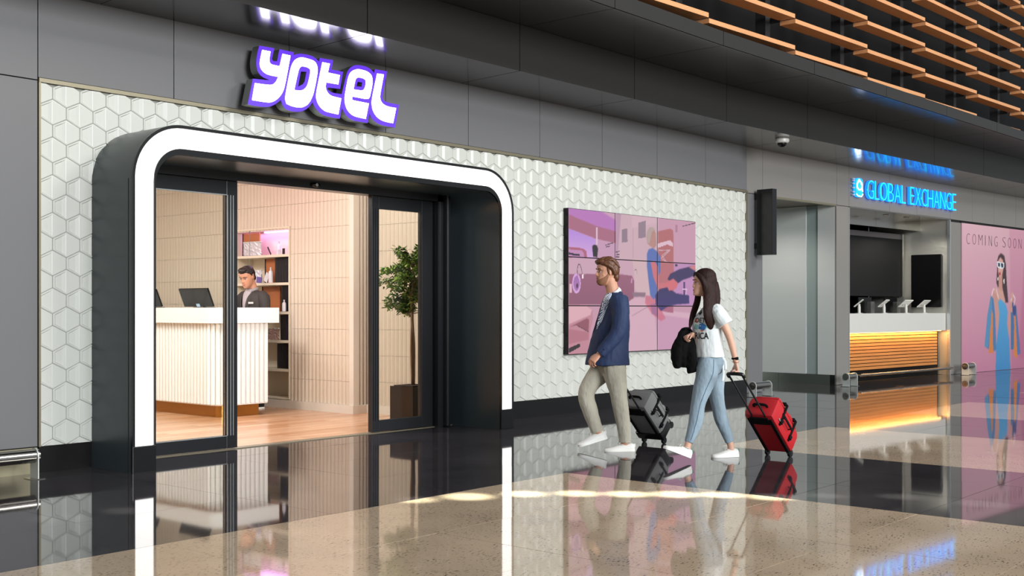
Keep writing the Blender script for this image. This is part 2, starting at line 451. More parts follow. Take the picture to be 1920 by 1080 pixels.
def wood_floor():
    m = mat('wood_floor', 'c79a76', .22); nt = m.node_tree; b = nt.nodes['Principled BSDF']
    g = nt.nodes.new('ShaderNodeNewGeometry')
    mp = nt.nodes.new('ShaderNodeMapping'); mp.inputs['Scale'].default_value = (1, 1, 1)
    nt.links.new(g.outputs['Position'], mp.inputs[0])
    br = nt.nodes.new('ShaderNodeTexBrick'); br.inputs['Scale'].default_value = 1; br.inputs['Brick Width'].default_value = 1.3; br.inputs['Row Height'].default_value = .15
    br.inputs['Mortar Size'].default_value = .002; br.inputs['Color1'].default_value = (*lin('d3a684'), 1); br.inputs['Color2'].default_value = (*lin('b98660'), 1); br.inputs['Mortar'].default_value = (*lin('8a6548'), 1)
    nt.links.new(mp.outputs[0], br.inputs[0])
    mp2 = nt.nodes.new('ShaderNodeMapping'); mp2.inputs['Scale'].default_value = (1.2, 16, 1); nt.links.new(g.outputs['Position'], mp2.inputs[0])
    n = nt.nodes.new('ShaderNodeTexNoise'); n.inputs['Scale'].default_value = 1; n.inputs['Detail'].default_value = 5; nt.links.new(mp2.outputs[0], n.inputs[0])
    mr = nt.nodes.new('ShaderNodeMapRange'); mr.inputs['From Min'].default_value = .3; mr.inputs['From Max'].default_value = .7; mr.inputs['To Min'].default_value = .84; mr.inputs['To Max'].default_value = 1.12
    nt.links.new(n.outputs[0], mr.inputs[0])
    mx = nt.nodes.new('ShaderNodeVectorMath'); mx.operation = 'SCALE'
    nt.links.new(br.outputs[0], mx.inputs[0]); nt.links.new(mr.outputs[0], mx.inputs['Scale']); nt.links.new(mx.outputs[0], b.inputs['Base Color'])
    return m
M['woodfloor'] = wood_floor()

# ================================================================== THE SETTING
rnd = random.Random(4)
def yw(X): return 8.45 if X < 15.24 else 8.45 - (X - 15.24) * math.tan(-BA)
def ys1(X): return 7.6 if X < 13.2 else 7.6 - (X - 13.2) * .0612
def yf2(X): return 6.49 if X < 11.3 else 6.49 - (X - 11.3) * .032

# ---- floor
fl = MB(); fl.box(-8, 40, -12, 9.3, -.06, -.012)
floor = fl.build('floor', M['grout'], kind='structure')
xs = [-.06, 1.105, 2.27, 3.435, 4.6, 5.765, 6.93, 7.7, 8.45, 9.2, 10.33, 11.45, 12.5, 13.55, 14.65, 15.75, 16.85, 17.95, 19.05, 20.15, 21.25, 22.35, 23.45, 24.55, 26.0]
ysb = [.86, 1.765, 2.67, 3.575, 4.48, 5.385, 6.29, 7.195, 8.1]
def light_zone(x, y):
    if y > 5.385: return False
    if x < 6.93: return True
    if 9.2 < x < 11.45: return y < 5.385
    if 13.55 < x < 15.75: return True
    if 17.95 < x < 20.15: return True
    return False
for i in range(len(xs) - 1):
    for j in range(len(ysb)):
        x0, x1 = xs[i], xs[i + 1]; y0 = ysb[j]; y1 = ysb[j + 1] if j < 8 else 8.62
        if j == 8 and x0 > 9.3 and x0 < 15: y1 = 8.5
        if j == 8 and x0 > 15: y1 = yw((x0 + x1) / 2) + .3
        if y0 > yw(x0) + .02: continue
        cx, cy = (x0 + x1) / 2, (y0 + y1) / 2
        g = .0013; hx, hy = (x1 - x0) / 2 - g, (y1 - y0) / 2 - g
        mb = MB(); mb.box(-hx, hx, -hy, hy, -.012, 0)
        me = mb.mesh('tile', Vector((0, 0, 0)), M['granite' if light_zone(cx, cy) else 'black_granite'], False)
        put('tile', me, floor, (cx, cy, 0), rot=(rnd.uniform(-1, 1) * .0008, rnd.uniform(-1, 1) * .0008, 0))
# floor further out, seen only as light in reflections
mb = MB()
for (x0, x1, y0, y1) in ((-8, 26, -12, .855), (26.005, 40, -12, 7.4), (-8, -.065, .86, 8.45)):
    mb.box(x0, x1, y0, y1, -.012, -.001)
mb.build('tile', M['granite'], floor, kind='stuff')

# ---- back wall: hexagon cladding and grey panels
mb = MB(); mb.box(-2, 4.86, 8.47, 8.6, 0, 3.7); mb.box(9.07, 15.24, 8.47, 8.6, 0, 3.7); mb.box(4.86, 9.07, 8.47, 8.6, 2.6, 3.7)
wall = mb.build('wall_back', M['joint'], kind='structure')
mb = MB(); mb.box(4.31, 4.85, 8.458, 8.47, .2, 2.985); mb.box(9.08, 15.21, 8.458, 8.47, .2, 2.985); mb.box(4.85, 9.08, 8.458, 8.47, 2.62, 2.985)
mb.build('backing_board', mat('backing_board', '8c8c84', .7), wall)
a_, e_, h_ = .1103, .0890, .0550
P_ = [(-a_, -e_ / 2), (-a_, e_ / 2), (0, e_ / 2 + h_), (a_, e_ / 2), (a_, -e_ / 2), (0, -e_ / 2 - h_)]
T_ = [(-a_ + .016, -e_ / 2 + .005), (-a_ + .015, e_ / 2 - .005), (-.004, e_ / 2 + h_ - .017), (-.004, -e_ / 2 - h_ + .017)]
F_ = [(T_[0][0] + .011, T_[0][1] + .004), (T_[1][0] + .011, T_[1][1] - .004), (-.032, T_[2][1] - .021), (-.032, T_[3][1] + .021)]
def hex_geo():
    vs = [(x, -.019, z) for x, z in P_] + [(x, -.020, z) for x, z in T_] + [(x, -.006, z) for x, z in F_] + [(x, .0, z) for x, z in P_]
    vs[3] = (a_, -.021, P_[3][1]); vs[4] = (a_, -.021, P_[4][1])
    fs = [(0, 1, 7, 6), (1, 2, 8, 7), (5, 0, 6, 9), (2, 3, 4, 5, 9, 8), (6, 7, 11, 10), (7, 8, 12, 11), (8, 9, 13, 12), (9, 6, 10, 13), (10, 11, 12, 13)]
    for i in range(6): fs.append((i, 14 + i, 14 + (i + 1) % 6, (i + 1) % 6))
    return vs, fs
hv, hf = hex_geo()
def fixn(me):
    bm = bmesh.new(); bm.from_mesh(me); bmesh.ops.recalc_face_normals(bm, faces=bm.faces[:]); bm.to_mesh(me); bm.free()
hexme = bpy.data.meshes.new('tile'); hexme.from_pydata(hv, [], hf); hexme.materials.append(M['hexa'])
bm = bmesh.new(); bm.from_mesh(hexme); bmesh.ops.recalc_face_normals(bm, faces=bm.faces[:])
bmesh.ops.bevel(bm, geom=[e for e in bm.edges if all(abs(v.co.y + .020) < 1e-4 for v in e.verts)], offset=.0022, segments=1, affect='EDGES')
bmesh.ops.bevel(bm, geom=[e for e in bm.edges if all(v.co.y < -.015 for v in e.verts) and any(abs(f.normal.y) < .3 for f in e.link_faces)], offset=.0048, segments=1, affect='EDGES')
for f in bm.faces:
    if f.calc_center_median().y > -.0005: pass
bm.to_mesh(hexme); bm.free()
def clipped(cx, cz, planes):
    bm = bmesh.new(); bm.from_mesh(hexme)
    for (co, no) in planes:
        bmesh.ops.bisect_plane(bm, geom=bm.verts[:] + bm.edges[:] + bm.faces[:], plane_co=(co[0] - cx, 0, co[1] - cz), plane_no=no, clear_outer=True)
    me = bpy.data.meshes.new('tile'); bm.to_mesh(me); bm.free()
    if not me.materials: me.materials.append(M['hexa'])
    return me if len(me.polygons) else None
cells = []
for r in range(20):
    cz = 2.916 - .1455 * r
    for k in range(-1, 50):
        cx = 4.41 + .1118 + .2235 * k + (.11175 if r % 2 else 0)
        if cx - a_ > 15.2 or cx + a_ < 4.33: continue
        if 4.98 < cx < 8.98 and cz < 2.5: continue      # behind the entrance portal
        if 4.80 < cx < 9.12 and cz < 2.56:
            if 4.84 + a_ < cx < 9.08 - a_: continue
        pl = []
        if cx - a_ < 4.312: pl.append(((4.312, 0), (-1, 0, 0)))
        if cx + a_ > 15.2: pl.append(((15.2, 0), (1, 0, 0)))
        if cz + .1 > 2.983: pl.append(((0, 2.983), (0, 0, 1)))
        if cz - .1 < .203: pl.append(((0, .203), (0, 0, -1)))
        if cz < 2.52 and cx < 7 and cx + a_ > 4.86: pl.append(((4.86, 0), (1, 0, 0)))
        if cz < 2.52 and cx > 7 and cx - a_ < 9.06: pl.append(((9.06, 0), (-1, 0, 0)))
        cells.append((cx, cz, pl))
cells.sort(key=lambda c: c[0])
rest = bmesh.new()
for i, (cx, cz, pl) in enumerate(cells):
    me = clipped(cx, cz, pl) if pl else hexme
    if me is None: continue
    if i < 296: put('tile', me, wall, (cx, 8.458, cz))
    else:
        n0 = len(rest.verts); rest.from_mesh(me); rest.verts.ensure_lookup_table()
        for v in rest.verts[n0:]: v.co += Vector((cx, 8.458, cz))
me = bpy.data.meshes.new('tile'); rest.to_mesh(me); rest.free()
if not me.materials: me.materials.append(M['hexa'])
me.transform(Matrix.Translation(-org_of(wall)))
o = bpy.data.objects.new('tile', me); COL.objects.link(o); o.parent = wall; o['kind'] = 'stuff'
# grey cladding panels
def panel(x0, x1, z0, z1, parent, y0=8.44, y1=8.47, m='panel', g=.004, name='panel'):
    mb = MB(); mb.rbox(x0 + g, x1 - g, y0, y1, z0 + g, z1 - g, .0025); return mb.build(name, M[m], parent)
px_ = [3.07, 4.293, 5.481, 6.697, 7.91, 9.131, 10.357, 11.588, 12.823, 14.058, 15.24]
for a, b in zip(px_[1:-1], px_[2:]): panel(a, b, 3.02, 3.7, wall)
for a, b in ((-.6, .62), (.62, 1.85), (1.85, 3.07), (3.07, 4.293)):
    panel(a, b, 3.0, 3.7, wall); panel(a, b, .2, 3.0, wall)
    mb = MB(); mb.box(a + .002, b - .002, 8.445, 8.47, 0, .195); mb.build('kick_plate', M['kickmetal'], wall)
mb = MB(); mb.box(4.296, 15.24, 8.425, 8.47, 2.987, 3.018); mb.build('trim_1', M['champagne'], kind='structure')
mb = MB(); mb.box(4.295, 4.311, 8.428, 8.47, .2, 2.986); mb.box(15.205, 15.232, 8.428, 8.47, .17, 2.986); mb.build('trim_2', M['champagne'], kind='structure')
mb = MB(); mb.box(4.30, 4.735, 8.44, 8.47, 0, .2); mb.box(9.19, 15.235, 8.44, 8.47, 0, .2); mb.build('baseboard_back', M['skirt'], kind='structure')

# ---- ceiling: two stepped soffits of glossy dark panels
mb = MB(); mb.prism([(-3, 6.5)] + [(x, yf2(x) + .02) for x in (11.3, 15, 20, 26, 31)] + [(31, 8.6), (-3, 8.6)], 4.2, 4.32, 'Z')
ceil = mb.build('ceiling', M['joint'], kind='structure')
mb = MB(); mb.prism([(-3, 7.62)] + [(x, ys1(x) + .02) for x in (13.2, 20, 26, 31)] + [(31, yw(31) + .2), (-3, 8.6)], 3.715, 4.19, 'Z'); mb.build('core', M['joint'], ceil)
seam = [-2.0, .6, 2.7, 4.8, 6.9, 9.0, 11.07, 13.18, 15.25, 17.36, 19.46, 21.56, 23.7, 25.8, 28.0]
g = .005
def zs(X): return 3.68 if X < 14 else max(3.68 - (X - 14) * .01, 3.61)
for a, b in zip(seam[:-1], seam[1:]):
    A, B_ = a + g, b - g
    mb = MB(); q = [(A, ys1(A) + .003, 3.7), (B_, ys1(B_) + .003, 3.7), (B_, yw(B_) + .02, zs(B_)), (A, yw(A) + .02, zs(A))]
    mb.add(q + [(x, y, z + .012) for x, y, z in q], [(0, 1, 2, 3), (7, 6, 5, 4), (0, 4, 5, 1), (1, 5, 6, 2), (2, 6, 7, 3), (3, 7, 4, 0)]); mb.build('panel', M['soffit'], ceil)
    mb = MB(); mb.prism([(A, ys1(A)), (B_, ys1(B_)), (B_, ys1(B_) + .018), (A, ys1(A) + .018)], 3.7, 4.178, 'Z'); mb.build('panel', M['fascia'], ceil)
    A, B_ = a + .12 + g, b + .12 - g
    mb = MB(); mb.prism([(A, yf2(A) + .003), (B_, yf2(B_) + .003), (B_, ys1(B_)), (A, ys1(A))], 4.18, 4.195, 'Z'); mb.build('panel', M['soffit'], ceil)
    mb = MB(); mb.prism([(A, yf2(A)), (B_, yf2(B_)), (B_, yf2(B_) + .018), (A, yf2(A) + .018)], 4.18, 4.335, 'Z'); mb.build('panel', M['fascia'], ceil)
mb = MB(); mb.box(-3, 33, 7.75, 8.6, 4.3, 9.5); mb.build('wall_upper', M['darkwall'], kind='structure')

# ---- second front: pilaster, piers, panels (own slightly turned direction)
FR = 'B'
mb = MB()
for (a, b, z0, z1) in ((0, .428, 0, 3.7), (2.62, 3.03, 0, 3.7), (6.887, 12.5, 0, 3.7), (.428, 2.62, 3.0, 3.7), (3.03, 6.887, 2.98, 3.7)): mb.box(a, b, .02, .12, z0, z1)
wr = mb.build('wall_right', M['joint'], kind='structure')
bx_ = [.432, 1.541, 2.632, 3.034, 4.453, 5.492, 6.883, 7.86, 8.90, 10.0, 11.1, 12.4]
for a, b in zip(bx_[:-1], bx_[1:]): panel(a, b, 2.97, 3.7, wr, 0, .03, 'panel_far')
panel(0, .432, 2.985, 3.7, wr, 0, .03, 'panel_far'); panel(0, .432, 0, 2.985, wr, 0, .03)
panel(2.615, 3.034, 0, 2.97, wr, 0, .03, 'panel_far'); panel(6.883, 7.352, 0, 2.93, wr, 0, .03, 'panel_far'); panel(7.352, 12.4, 2.93, 2.968, wr, 0.004, .03, 'joint')
mb = MB(); mb.box(3.032, 3.046, -.006, .05, 0, 2.96); mb.box(6.85, 6.886, -.006, .05, 0, 2.96); mb.build('trim_3', M['bright_alu'], kind='structure')
# closed alcove with white hoarding
mb = MB(); mb.box(.40, .43, .03, 2.4, 0, 3.0); mb.box(.40, 2.7, 2.35, 2.4, 0, 3.0)
al = mb.build('wall_alcove', M['board2'], kind='structure')
mb = MB(); mb.box(2.616, 2.66, .03, .345, .165, 2.985); mb.build('hoarding_board', M['board'], al)
mb = MB(); mb.box(2.635, 2.66, .347, .565, .165, 2.985); mb.build('hoarding_board', M['board2'], al)
mb = MB(); mb.box(2.616, 2.66, .567, 2.35, .165, 2.985); mb.build('hoarding_board', M['board'], al)
mb = MB(); mb.box(2.625, 2.66, .03, 1.1, 0, .163); mb.build('kick_plate', M['steel2'], al)
mb = MB(); mb.box(2.625, 2.66, 1.105, 2.35, 0, .163); mb.build('kick_plate', M['steel2'], al)
mb = MB(); mb.box(.40, 2.66, .03, 2.4, 2.99, 3.03); mb.build('ceiling_alcove', mat('alcove_ceiling', '6d6353', .5), kind='structure')
mb = MB(); mb.box(.43, 2.615, -.004, .06, 2.955, 2.985); mb.build('trim_4', M['champagne'], kind='structure')
mb = MB(); mb.box(.43, 2.62, .12, 2.4, -.012, 0.001); mb.build('floor_alcove', M['black_granite'], kind='structure')
# exchange kiosk shell
mb = MB(); mb.box(3.034, 3.06, .05, 3.2, 0, 3.0); mb.box(3.0, 8.2, 3.2, 3.25, 0, 3.0); mb.box(6.885, 6.9, 1.7, 3.2, 0, 3.0)
ks = mb.build('wall_kiosk', M['darkwall'], kind='structure')
mb = MB(); mb.box(6.87, 6.885, .05, 1.68, 0, 2.985); mb.build('steel_side_panel', M['steel'], ks)
mb = MB(); mb.box(3.06, 5.1, .6, .62, 2.77, 2.98); mb.build('steel_header_panel', M['steel2'], ks)
mb = MB(); mb.box(5.105, 6.87, .6, .62, 2.77, 2.98); mb.build('steel_header_panel', M['steel2'], ks)
mb = MB(); mb.box(3.06, 6.87, .0, .6, 2.962, 2.985); mb.build('steel_soffit', M['steel2'], ks)
for x in (4.9, 5.7):
    mb = MB(); mb.lathe([(0.045, 0), (.06, -.006), (.045, -.008)], (x, .3, 2.962), 16); mb.build('downlight', M['creamtrim'], ks, smooth=40)
mb = MB(); mb.box(3.06, 6.8, .95, .98, 1.5, 2.62); mb.build('dark_blind', mat('dark_blind', '101011', .7, spec=.2), ks)
mb = MB(); mb.box(3.06, 6.8, .94, .99, 2.62, 2.72); mb.build('blind_box', mat('blind_box', '4a4548', .5), ks)
mb = MB(); mb.box(3.06, 3.5, .93, .945, 1.52, 2.6); mb.build('grey_side_panel', mat('grey_side', '55535a', .5), ks)
mb = MB(); mb.box(3.06, 3.075, .05, .9, 0, 2.96); mb.build('steel_side_panel', M['steel'], ks)
for (x, y, z, p) in ((4.9, .3, 2.95, 9), (5.9, .3, 2.95, 16), (1.5, .9, 2.98, 14)):  # last spot is an added fill inside the alcove, brightening the boards
    l = bpy.data.lights.new('kiosk_light_and_alcove_fill', 'SPOT'); l.spot_size = 2.6; l.spot_blend = .6; l.shadow_soft_size = .04; l.energy = p * 5; l.color = (1, .95, .86)
    o = bpy.data.objects.new('kiosk_light_and_alcove_fill', l); COL.objects.link(o); o.location = to_world((x, y, z))
mb = MB(); mb.box(6.74, 6.80, .9, .96, 1.5, 2.72); mb.box(6.815, 6.835, .92, .96, 1.5, 2.72); mb.build('steel_post', M['steel2'], ks)
mb = MB(); mb.box(3.0, 8.2, .12, 3.25, 2.99, 3.03); mb.build('ceiling_kiosk', M['darkwall'], kind='structure')
mb = MB(); mb.box(3.0, 8.2, .13, 3.25, -.012, 0.001); mb.build('floor_kiosk', M['darkwall'], kind='structure')
FR = 'A'

# ---- reception room behind the sliding doors
mb = MB(); mb.prism([(2.0, 8.62), (9.6, 8.62), (9.6, 16.6), (2.0, 16.6)], -.012, .0, 'Z'); mb.build('floor_reception', M['woodfloor'], kind='structure')
mb = MB(); mb.box(1.95, 9.7, 8.6, 16.6, 3.36, 3.42); mb.build('ceiling_reception', M['ceil_in'], kind='structure')
mb = MB(); mb.box(1.9, 2.0, 8.6, 16.6, 0, 3.36); mb.build('wall_reception_left', M['creamtrim'], kind='structure')
mb = MB(); mb.box(2.0, 9.7, 16.5, 16.6, 0, 3.36); mb.build('wall_reception_back', M['creamtrim'], kind='structure')
mb = MB(); mb.box(2.0, 4.86, 8.61, 8.66, 0, 2.6); mb.box(9.1, 9.7, 8.61, 8.66, 0, 2.6); mb.box(2.0, 9.7, 8.61, 8.66, 2.62, 3.36); mb.build('wall_reception_front', M['creamtrim'], kind='structure')
# right-hand wall of fluted tiles with a lit shelf niche
NX = 9.17; NY0, NY1, NZ0, NZ1 = 11.55, 12.70, .11, 2.30
mb = MB(); mb.box(9.192, 9.75, 10.42, NY0, 0, 3.36); mb.box(9.192, 9.75, NY1, 16.5, 0, 3.36); mb.box(9.192, 9.75, NY0, NY1, NZ1, 3.36); mb.box(9.192, 9.75, NY0, NY1, 0, NZ0)
mb.box(9.46, 9.75, NY0, NY1, NZ0, NZ1); mb.box(9.402, 9.75, 8.66, 10.42, 0, 3.36)
rw = mb.build('wall_reception_right', M['creamtrim'], kind='structure')
rowz = [.10, .38, .694, 1.007, 1.32, 1.634, 1.947, 2.26, 2.574, 2.887, 3.2, 3.36]
def fluted(mbx, y0, y1, z0, z1, X, w=.07):
    n = max(1, round((y1 - y0) / w)); d = (y1 - y0) / n
    for i in range(n):
        a = y0 + i * d; g = .0015
        pts = [(X + .006, a + g), (X, a + g), (X - .012, a + d * .35), (X - .012, a + d * .75), (X, a + d - g), (X + .006, a + d - g)]
        mbx.prism([(p[0], p[1]) for p in pts], z0 + .0015, z1 - .0012, 'Z')
for z0, z1 in zip(rowz[:-1], rowz[1:]):
    mb = MB()
    segs = [(10.36, 16.5)] if (z1 <= NZ0 + .01 or z0 >= NZ1 - .06) else [(10.36, NY0), (NY1, 16.5)]
    for a, b in segs: fluted(mb, a, b, z0, z1, 9.185)
    mb.build('tile_row', M['cream'], rw, kind='stuff')
    mb = MB(); fluted(mb, 8.68, 10.30, z0, z1, 9.395); mb.build('tile_row', M['cream'], rw, kind='stuff')
mb = MB()                                                    # corner column with two dark grooves
for a, b in ((9.17, 9.262), (9.283, 9.318), (9.34, 9.372)): mb.box(a, b, 10.345, 10.42, .1, 3.36)
mb.build('corner_fin', M['creamtrim'], rw)
mb = MB(); mb.box(9.2, 9.39, 10.38, 10.415, .1, 3.36); mb.build('corner_groove', mat('groove', '55402c', .6), rw)
mb = MB(); mb.prism([(9.145, 16.5), (9.145, 10.325), (9.365, 10.325), (9.365, 8.67), (9.43, 8.67), (9.43, 10.38), (9.21, 10.38), (9.21, 16.5)], .0, .1, 'Z')
mb.build('baseboard_reception', M['creamtrim'], kind='structure')

# ---- doors: header, fixed jambs and two open leaves
mb = MB(); mb.box(4.93, 8.99, 8.50, 8.66, 2.395, 2.62)
mb.box(4.93, 4.96, 8.52, 8.66, 0, 2.395); mb.box(8.70, 8.99, 8.58, 8.66, 0, 2.395)
mb.box(8.72, 8.80, 8.50, 8.60, 0, 2.5); mb.rbox(8.80, 8.86, 8.44, 8.60, 0, 2.5, .02)
mb.build('door_3', M['dframe'], kind='structure')
def leaf(name, x0, x1, glass_x0, glass_x1, y, mirrored):
    mb = MB(); z0, z1, zt, zb = .012, 2.395, 2.268, .125
    mb.rbox(x0, glass_x0, y - .03, y + .03, z0, z1, .004); mb.rbox(glass_x1, x1, y - .03, y + .03, z0, z1, .004)
    mb.rbox(glass_x0, glass_x1, y - .03, y + .03, z0, zb, .004); mb.rbox(glass_x0, glass_x1, y - .03, y + .03, zt, z1, .004)
    d = mb.build(name, M['dframe'], kind='structure')
    mb = MB(); mb.box(glass_x0 + .004, glass_x1 - .004, y - .006, y + .006, zb, zt); mb.build('glass', M['glass'], d)
    mb = MB()                                                # bright glazing beads and rebates of the stile
    s = glass_x1 if not mirrored else glass_x0
    for k, off in enumerate((.005, .038, .066)):
        c = s + (off if not mirrored else -off) * (1 if not mirrored else 1)
        mb.box(c - .004, c + .004, y - .037, y - .029, zb, zt)
    mb.box(glass_x0, glass_x1, y - .036, y - .029, zt - .004, zt + .004); mb.box(glass_x0, glass_x1, y - .036, y - .029, zb - .004, zb + .003)
    mb.build('glazing_bead', M['bright_alu'] if not mirrored else M['post'], d)
    return d
leaf('door_1', 4.965, 6.21, 5.02, 6.095, 8.59, False)
leaf('door_2', 7.835, 8.70, 7.925, 8.54, 8.59, True)
mb = MB(); mb.box(4.96, 8.99, 8.55, 8.66, -.002, .006); mb.build('trim_5', M['champagne'], kind='structure')

# ================================================================== THINGS ON THE FRONT
def upath(x0, x1, z0, z1, r, n=14):
    p = [(x0, z0)]
    for i in range(n + 1):
        a = PI - i * PI / 2 / n; p.append((x0 + r + r * math.cos(a), z1 - r + r * math.sin(a)))
    for i in range(n + 1):
        a = PI / 2 - i * PI / 2 / n; p.append((x1 - r + r * math.cos(a), z1 - r + r * math.sin(a)))
    p.append((x1, z0)); return p
PX0, PX1, PZ = 4.735, 9.192, 2.70
t = thing('entrance_portal', (6.96, 7.86, 0), 'charcoal entrance portal with rounded corners and glowing white band around the sliding doors', 'portal')
o1 = upath(PX0, PX1, 0, PZ, .44); i1 = upath(PX0 + .2, PX1 - .2, 0, PZ - .235, .24)
mb = MB(); mb.prism(o1 + i1[::-1], 7.87, 8.46); mb.build('shell', M['portal'], t, smooth=35)
o2 = upath(PX0 + .2 - .03, PX1 - .2 + .03, 0, PZ - .235 + .03, .26)
mb = MB(); mb.prism(o2 + i1[::-1], 8.46, 8.60); mb.build('inner_lining', M['portal'], t, smooth=35)
def ring(d0, d1, y0, y1, z0=0):
    a = upath(PX0 + d0, PX1 - d0, z0, PZ - d0, .44 - d0); b = upath(PX0 + d1, PX1 - d1, z0, PZ - d1 * 1.17, .44 - d1)
    mb = MB(); mb.prism(a + b[::-1], y0, y1); return mb
ring(0, .022, 7.845, 7.87).build('outer_lip', M['black'], t, smooth=35)
ring(.186, .2, 7.845, 7.87).build('inner_lip', M['black'], t, smooth=35)
ring(.024, .184, 7.855, 7.87, .205).build('light_band', M['band'], t, smooth=35)
for x in (PX0 + .001, PX1 - .201):
    mb = MB(); mb.rbox(x, x + .2, 7.843, 7.87, 0, .203, .003); mb.build('base_block', M['black'], t)
mb = MB(); mb.box(PX0 - .002, PX0 + .001, 7.9, 7.906, 0, 2.25); mb.build('seam', M['joint'], t)

# door sensor on the header
t = thing('motion_sensor', (7.05, 8.49, 2.43), 'small black door sensor with bright lens on the header above the doorway', 'sensor')
mb = MB(); mb.ball((7.05, 8.49, 2.43), (.055, .03, .025)); mb.build('body', M['black'], t, smooth=True)
mb = MB(); mb.ball((7.045, 8.463, 2.43), (.016, .008, .016)); mb.build('lens', M['white'], t, smooth=True)

# illuminated letters of the hotel
SY = 8.25
sign_white = [[(6.247, 3.538), (6.335, 3.539), (6.322, 3.472), (6.325, 3.439), (6.342, 3.426), (6.378, 3.424), (6.439, 3.425), (6.470, 3.541), (6.557, 3.540), (6.495, 3.257), (6.470, 3.195), (6.429, 3.144), (6.378, 3.104), (6.332, 3.086), (6.277, 3.082), (6.137, 3.081), (6.168, 3.233), (6.332, 3.239), (6.373, 3.255), (6.403, 3.288), (6.424, 3.328), (6.317, 3.328), (6.267, 3.341), (6.233, 3.368), (6.220, 3.402), (6.223, 3.443)],
 [(6.694, 3.548), (6.763, 3.545), (6.828, 3.539), (6.860, 3.514), (6.873, 3.474), (6.869, 3.422), (6.828, 3.247), (6.795, 3.175), (6.753, 3.122), (6.699, 3.093), (6.646, 3.083), (6.573, 3.086), (6.516, 3.099), (6.500, 3.134), (6.502, 3.175), (6.552, 3.390), (6.573, 3.459), (6.604, 3.506), (6.646, 3.534)],
 [(6.931, 3.541), (7.018, 3.542), (6.994, 3.455), (7.140, 3.454), (7.121, 3.365), (6.975, 3.362), (6.964, 3.318), (6.981, 3.277), (7.025, 3.245), (7.081, 3.240), (7.158, 3.238), (7.121, 3.083), (7.025, 3.086), (6.959, 3.091), (6.904, 3.122), (6.871, 3.160), (6.855, 3.208), (6.860, 3.260)],
 [(7.356, 3.547), (7.426, 3.549), (7.497, 3.542), (7.545, 3.514), (7.556, 3.467), (7.550, 3.413), (7.527, 3.329), (7.515, 3.292), (7.485, 3.275), (7.309, 3.277), (7.292, 3.270), (7.292, 3.244), (7.321, 3.239), (7.506, 3.238), (7.467, 3.084), (7.367, 3.087), (7.298, 3.096), (7.240, 3.132), (7.211, 3.180), (7.200, 3.239), (7.211, 3.302), (7.234, 3.401), (7.251, 3.465), (7.286, 3.514)],
 [(7.617, 3.543), (7.704, 3.548), (7.653, 3.347), (7.653, 3.303), (7.677, 3.266), (7.726, 3.245), (7.788, 3.240), (7.869, 3.242), (7.827, 3.087), (7.738, 3.088), (7.665, 3.098), (7.605, 3.126), (7.562, 3.174), (7.545, 3.234), (7.550, 3.297)]]
sign_holes = {1: [(6.694, 3.469), (6.763, 3.466), (6.787, 3.452), (6.790, 3.423), (6.763, 3.322), (6.742, 3.281), (6.705, 3.250), (6.657, 3.239), (6.599, 3.235), (6.646, 3.413), (6.662, 3.449)], 3: [(7.373, 3.470), (7.438, 3.471), (7.467, 3.458), (7.473, 3.428), (7.455, 3.372), (7.426, 3.349), (7.309, 3.344), (7.332, 3.433), (7.344, 3.457)]}
outline = [(6.218, 3.571), (6.380, 3.577), (6.353, 3.477), (6.368, 3.460), (6.413, 3.465), (6.439, 3.577), (6.599, 3.578), (6.594, 3.550), (6.646, 3.573), (6.710, 3.582), (6.806, 3.581), (6.860, 3.561), (6.893, 3.537), (6.904, 3.577), (7.061, 3.583), (7.042, 3.492), (7.183, 3.493), (7.147, 3.327), (6.998, 3.318), (6.990, 3.304), (7.014, 3.286), (7.064, 3.276), (7.169, 3.279), (7.223, 3.460), (7.246, 3.516), (7.286, 3.557), (7.344, 3.584), (7.414, 3.591), (7.497, 3.587), (7.556, 3.561), (7.578, 3.537), (7.593, 3.582), (7.751, 3.587), (7.687, 3.334), (7.696, 3.300), (7.726, 3.286), (7.788, 3.281), (7.912, 3.280), (7.856, 3.048), (7.726, 3.047), (7.629, 3.058), (7.556, 3.093), (7.515, 3.146), (7.497, 3.049), (7.402, 3.048), (7.309, 3.049), (7.229, 3.078), (7.183, 3.133), (7.169, 3.153), (7.143, 3.046), (7.048, 3.045), (6.948, 3.051), (6.882, 3.081), (6.839, 3.121), (6.817, 3.157), (6.763, 3.094), (6.699, 3.057), (6.636, 3.042), (6.552, 3.041), (6.500, 3.055), (6.470, 3.088), (6.454, 3.127), (6.398, 3.083), (6.337, 3.050), (6.277, 3.038), (6.149, 3.033), (6.095, 3.041), (6.149, 3.270), (6.322, 3.282), (6.322, 3.287), (6.247, 3.301), (6.203, 3.335), (6.188, 3.381), (6.186, 3.437), (6.198, 3.503)]
ohole = [[(6.680, 3.418), (6.747, 3.424), (6.726, 3.333), (6.705, 3.305), (6.646, 3.271)], [(7.367, 3.427), (7.429, 3.430), (7.420, 3.385), (7.350, 3.381)]]
outline = smooth_poly(outline, 1, 50)
t = thing('illuminated_sign', (7.0, SY, 3.05), 'large white glowing letters with purple rim reading yotel on the grey fascia above the portal', 'sign')
mb = MB(); mb.prism(outline, SY + .006, 8.345, holes=ohole); mb.build('side_return', M['signside'], t)
mb = MB()
for (x, z) in ((6.35, 3.4), (6.85, 3.2), (7.1, 3.25), (7.45, 3.2), (7.7, 3.2)): mb.cyl((x, 8.34, z), (x, 8.441, z), .012, 8)
mb.build('mounting_stud', M['signside'], t, kind='stuff')
mb = MB(); mb.prism(outline, SY, SY + .006, holes=ohole); mb.build('purple_face', M['purple'], t)
for i, p in enumerate(sign_white):
    p = smooth_poly(p, 2, 50); h = [smooth_poly(sign_holes[i], 1, 50)] if i in sign_holes else []
    mb = MB(); mb.prism(p, SY - .004, SY, holes=h); mb.build('letter', M['signwhite'], t)

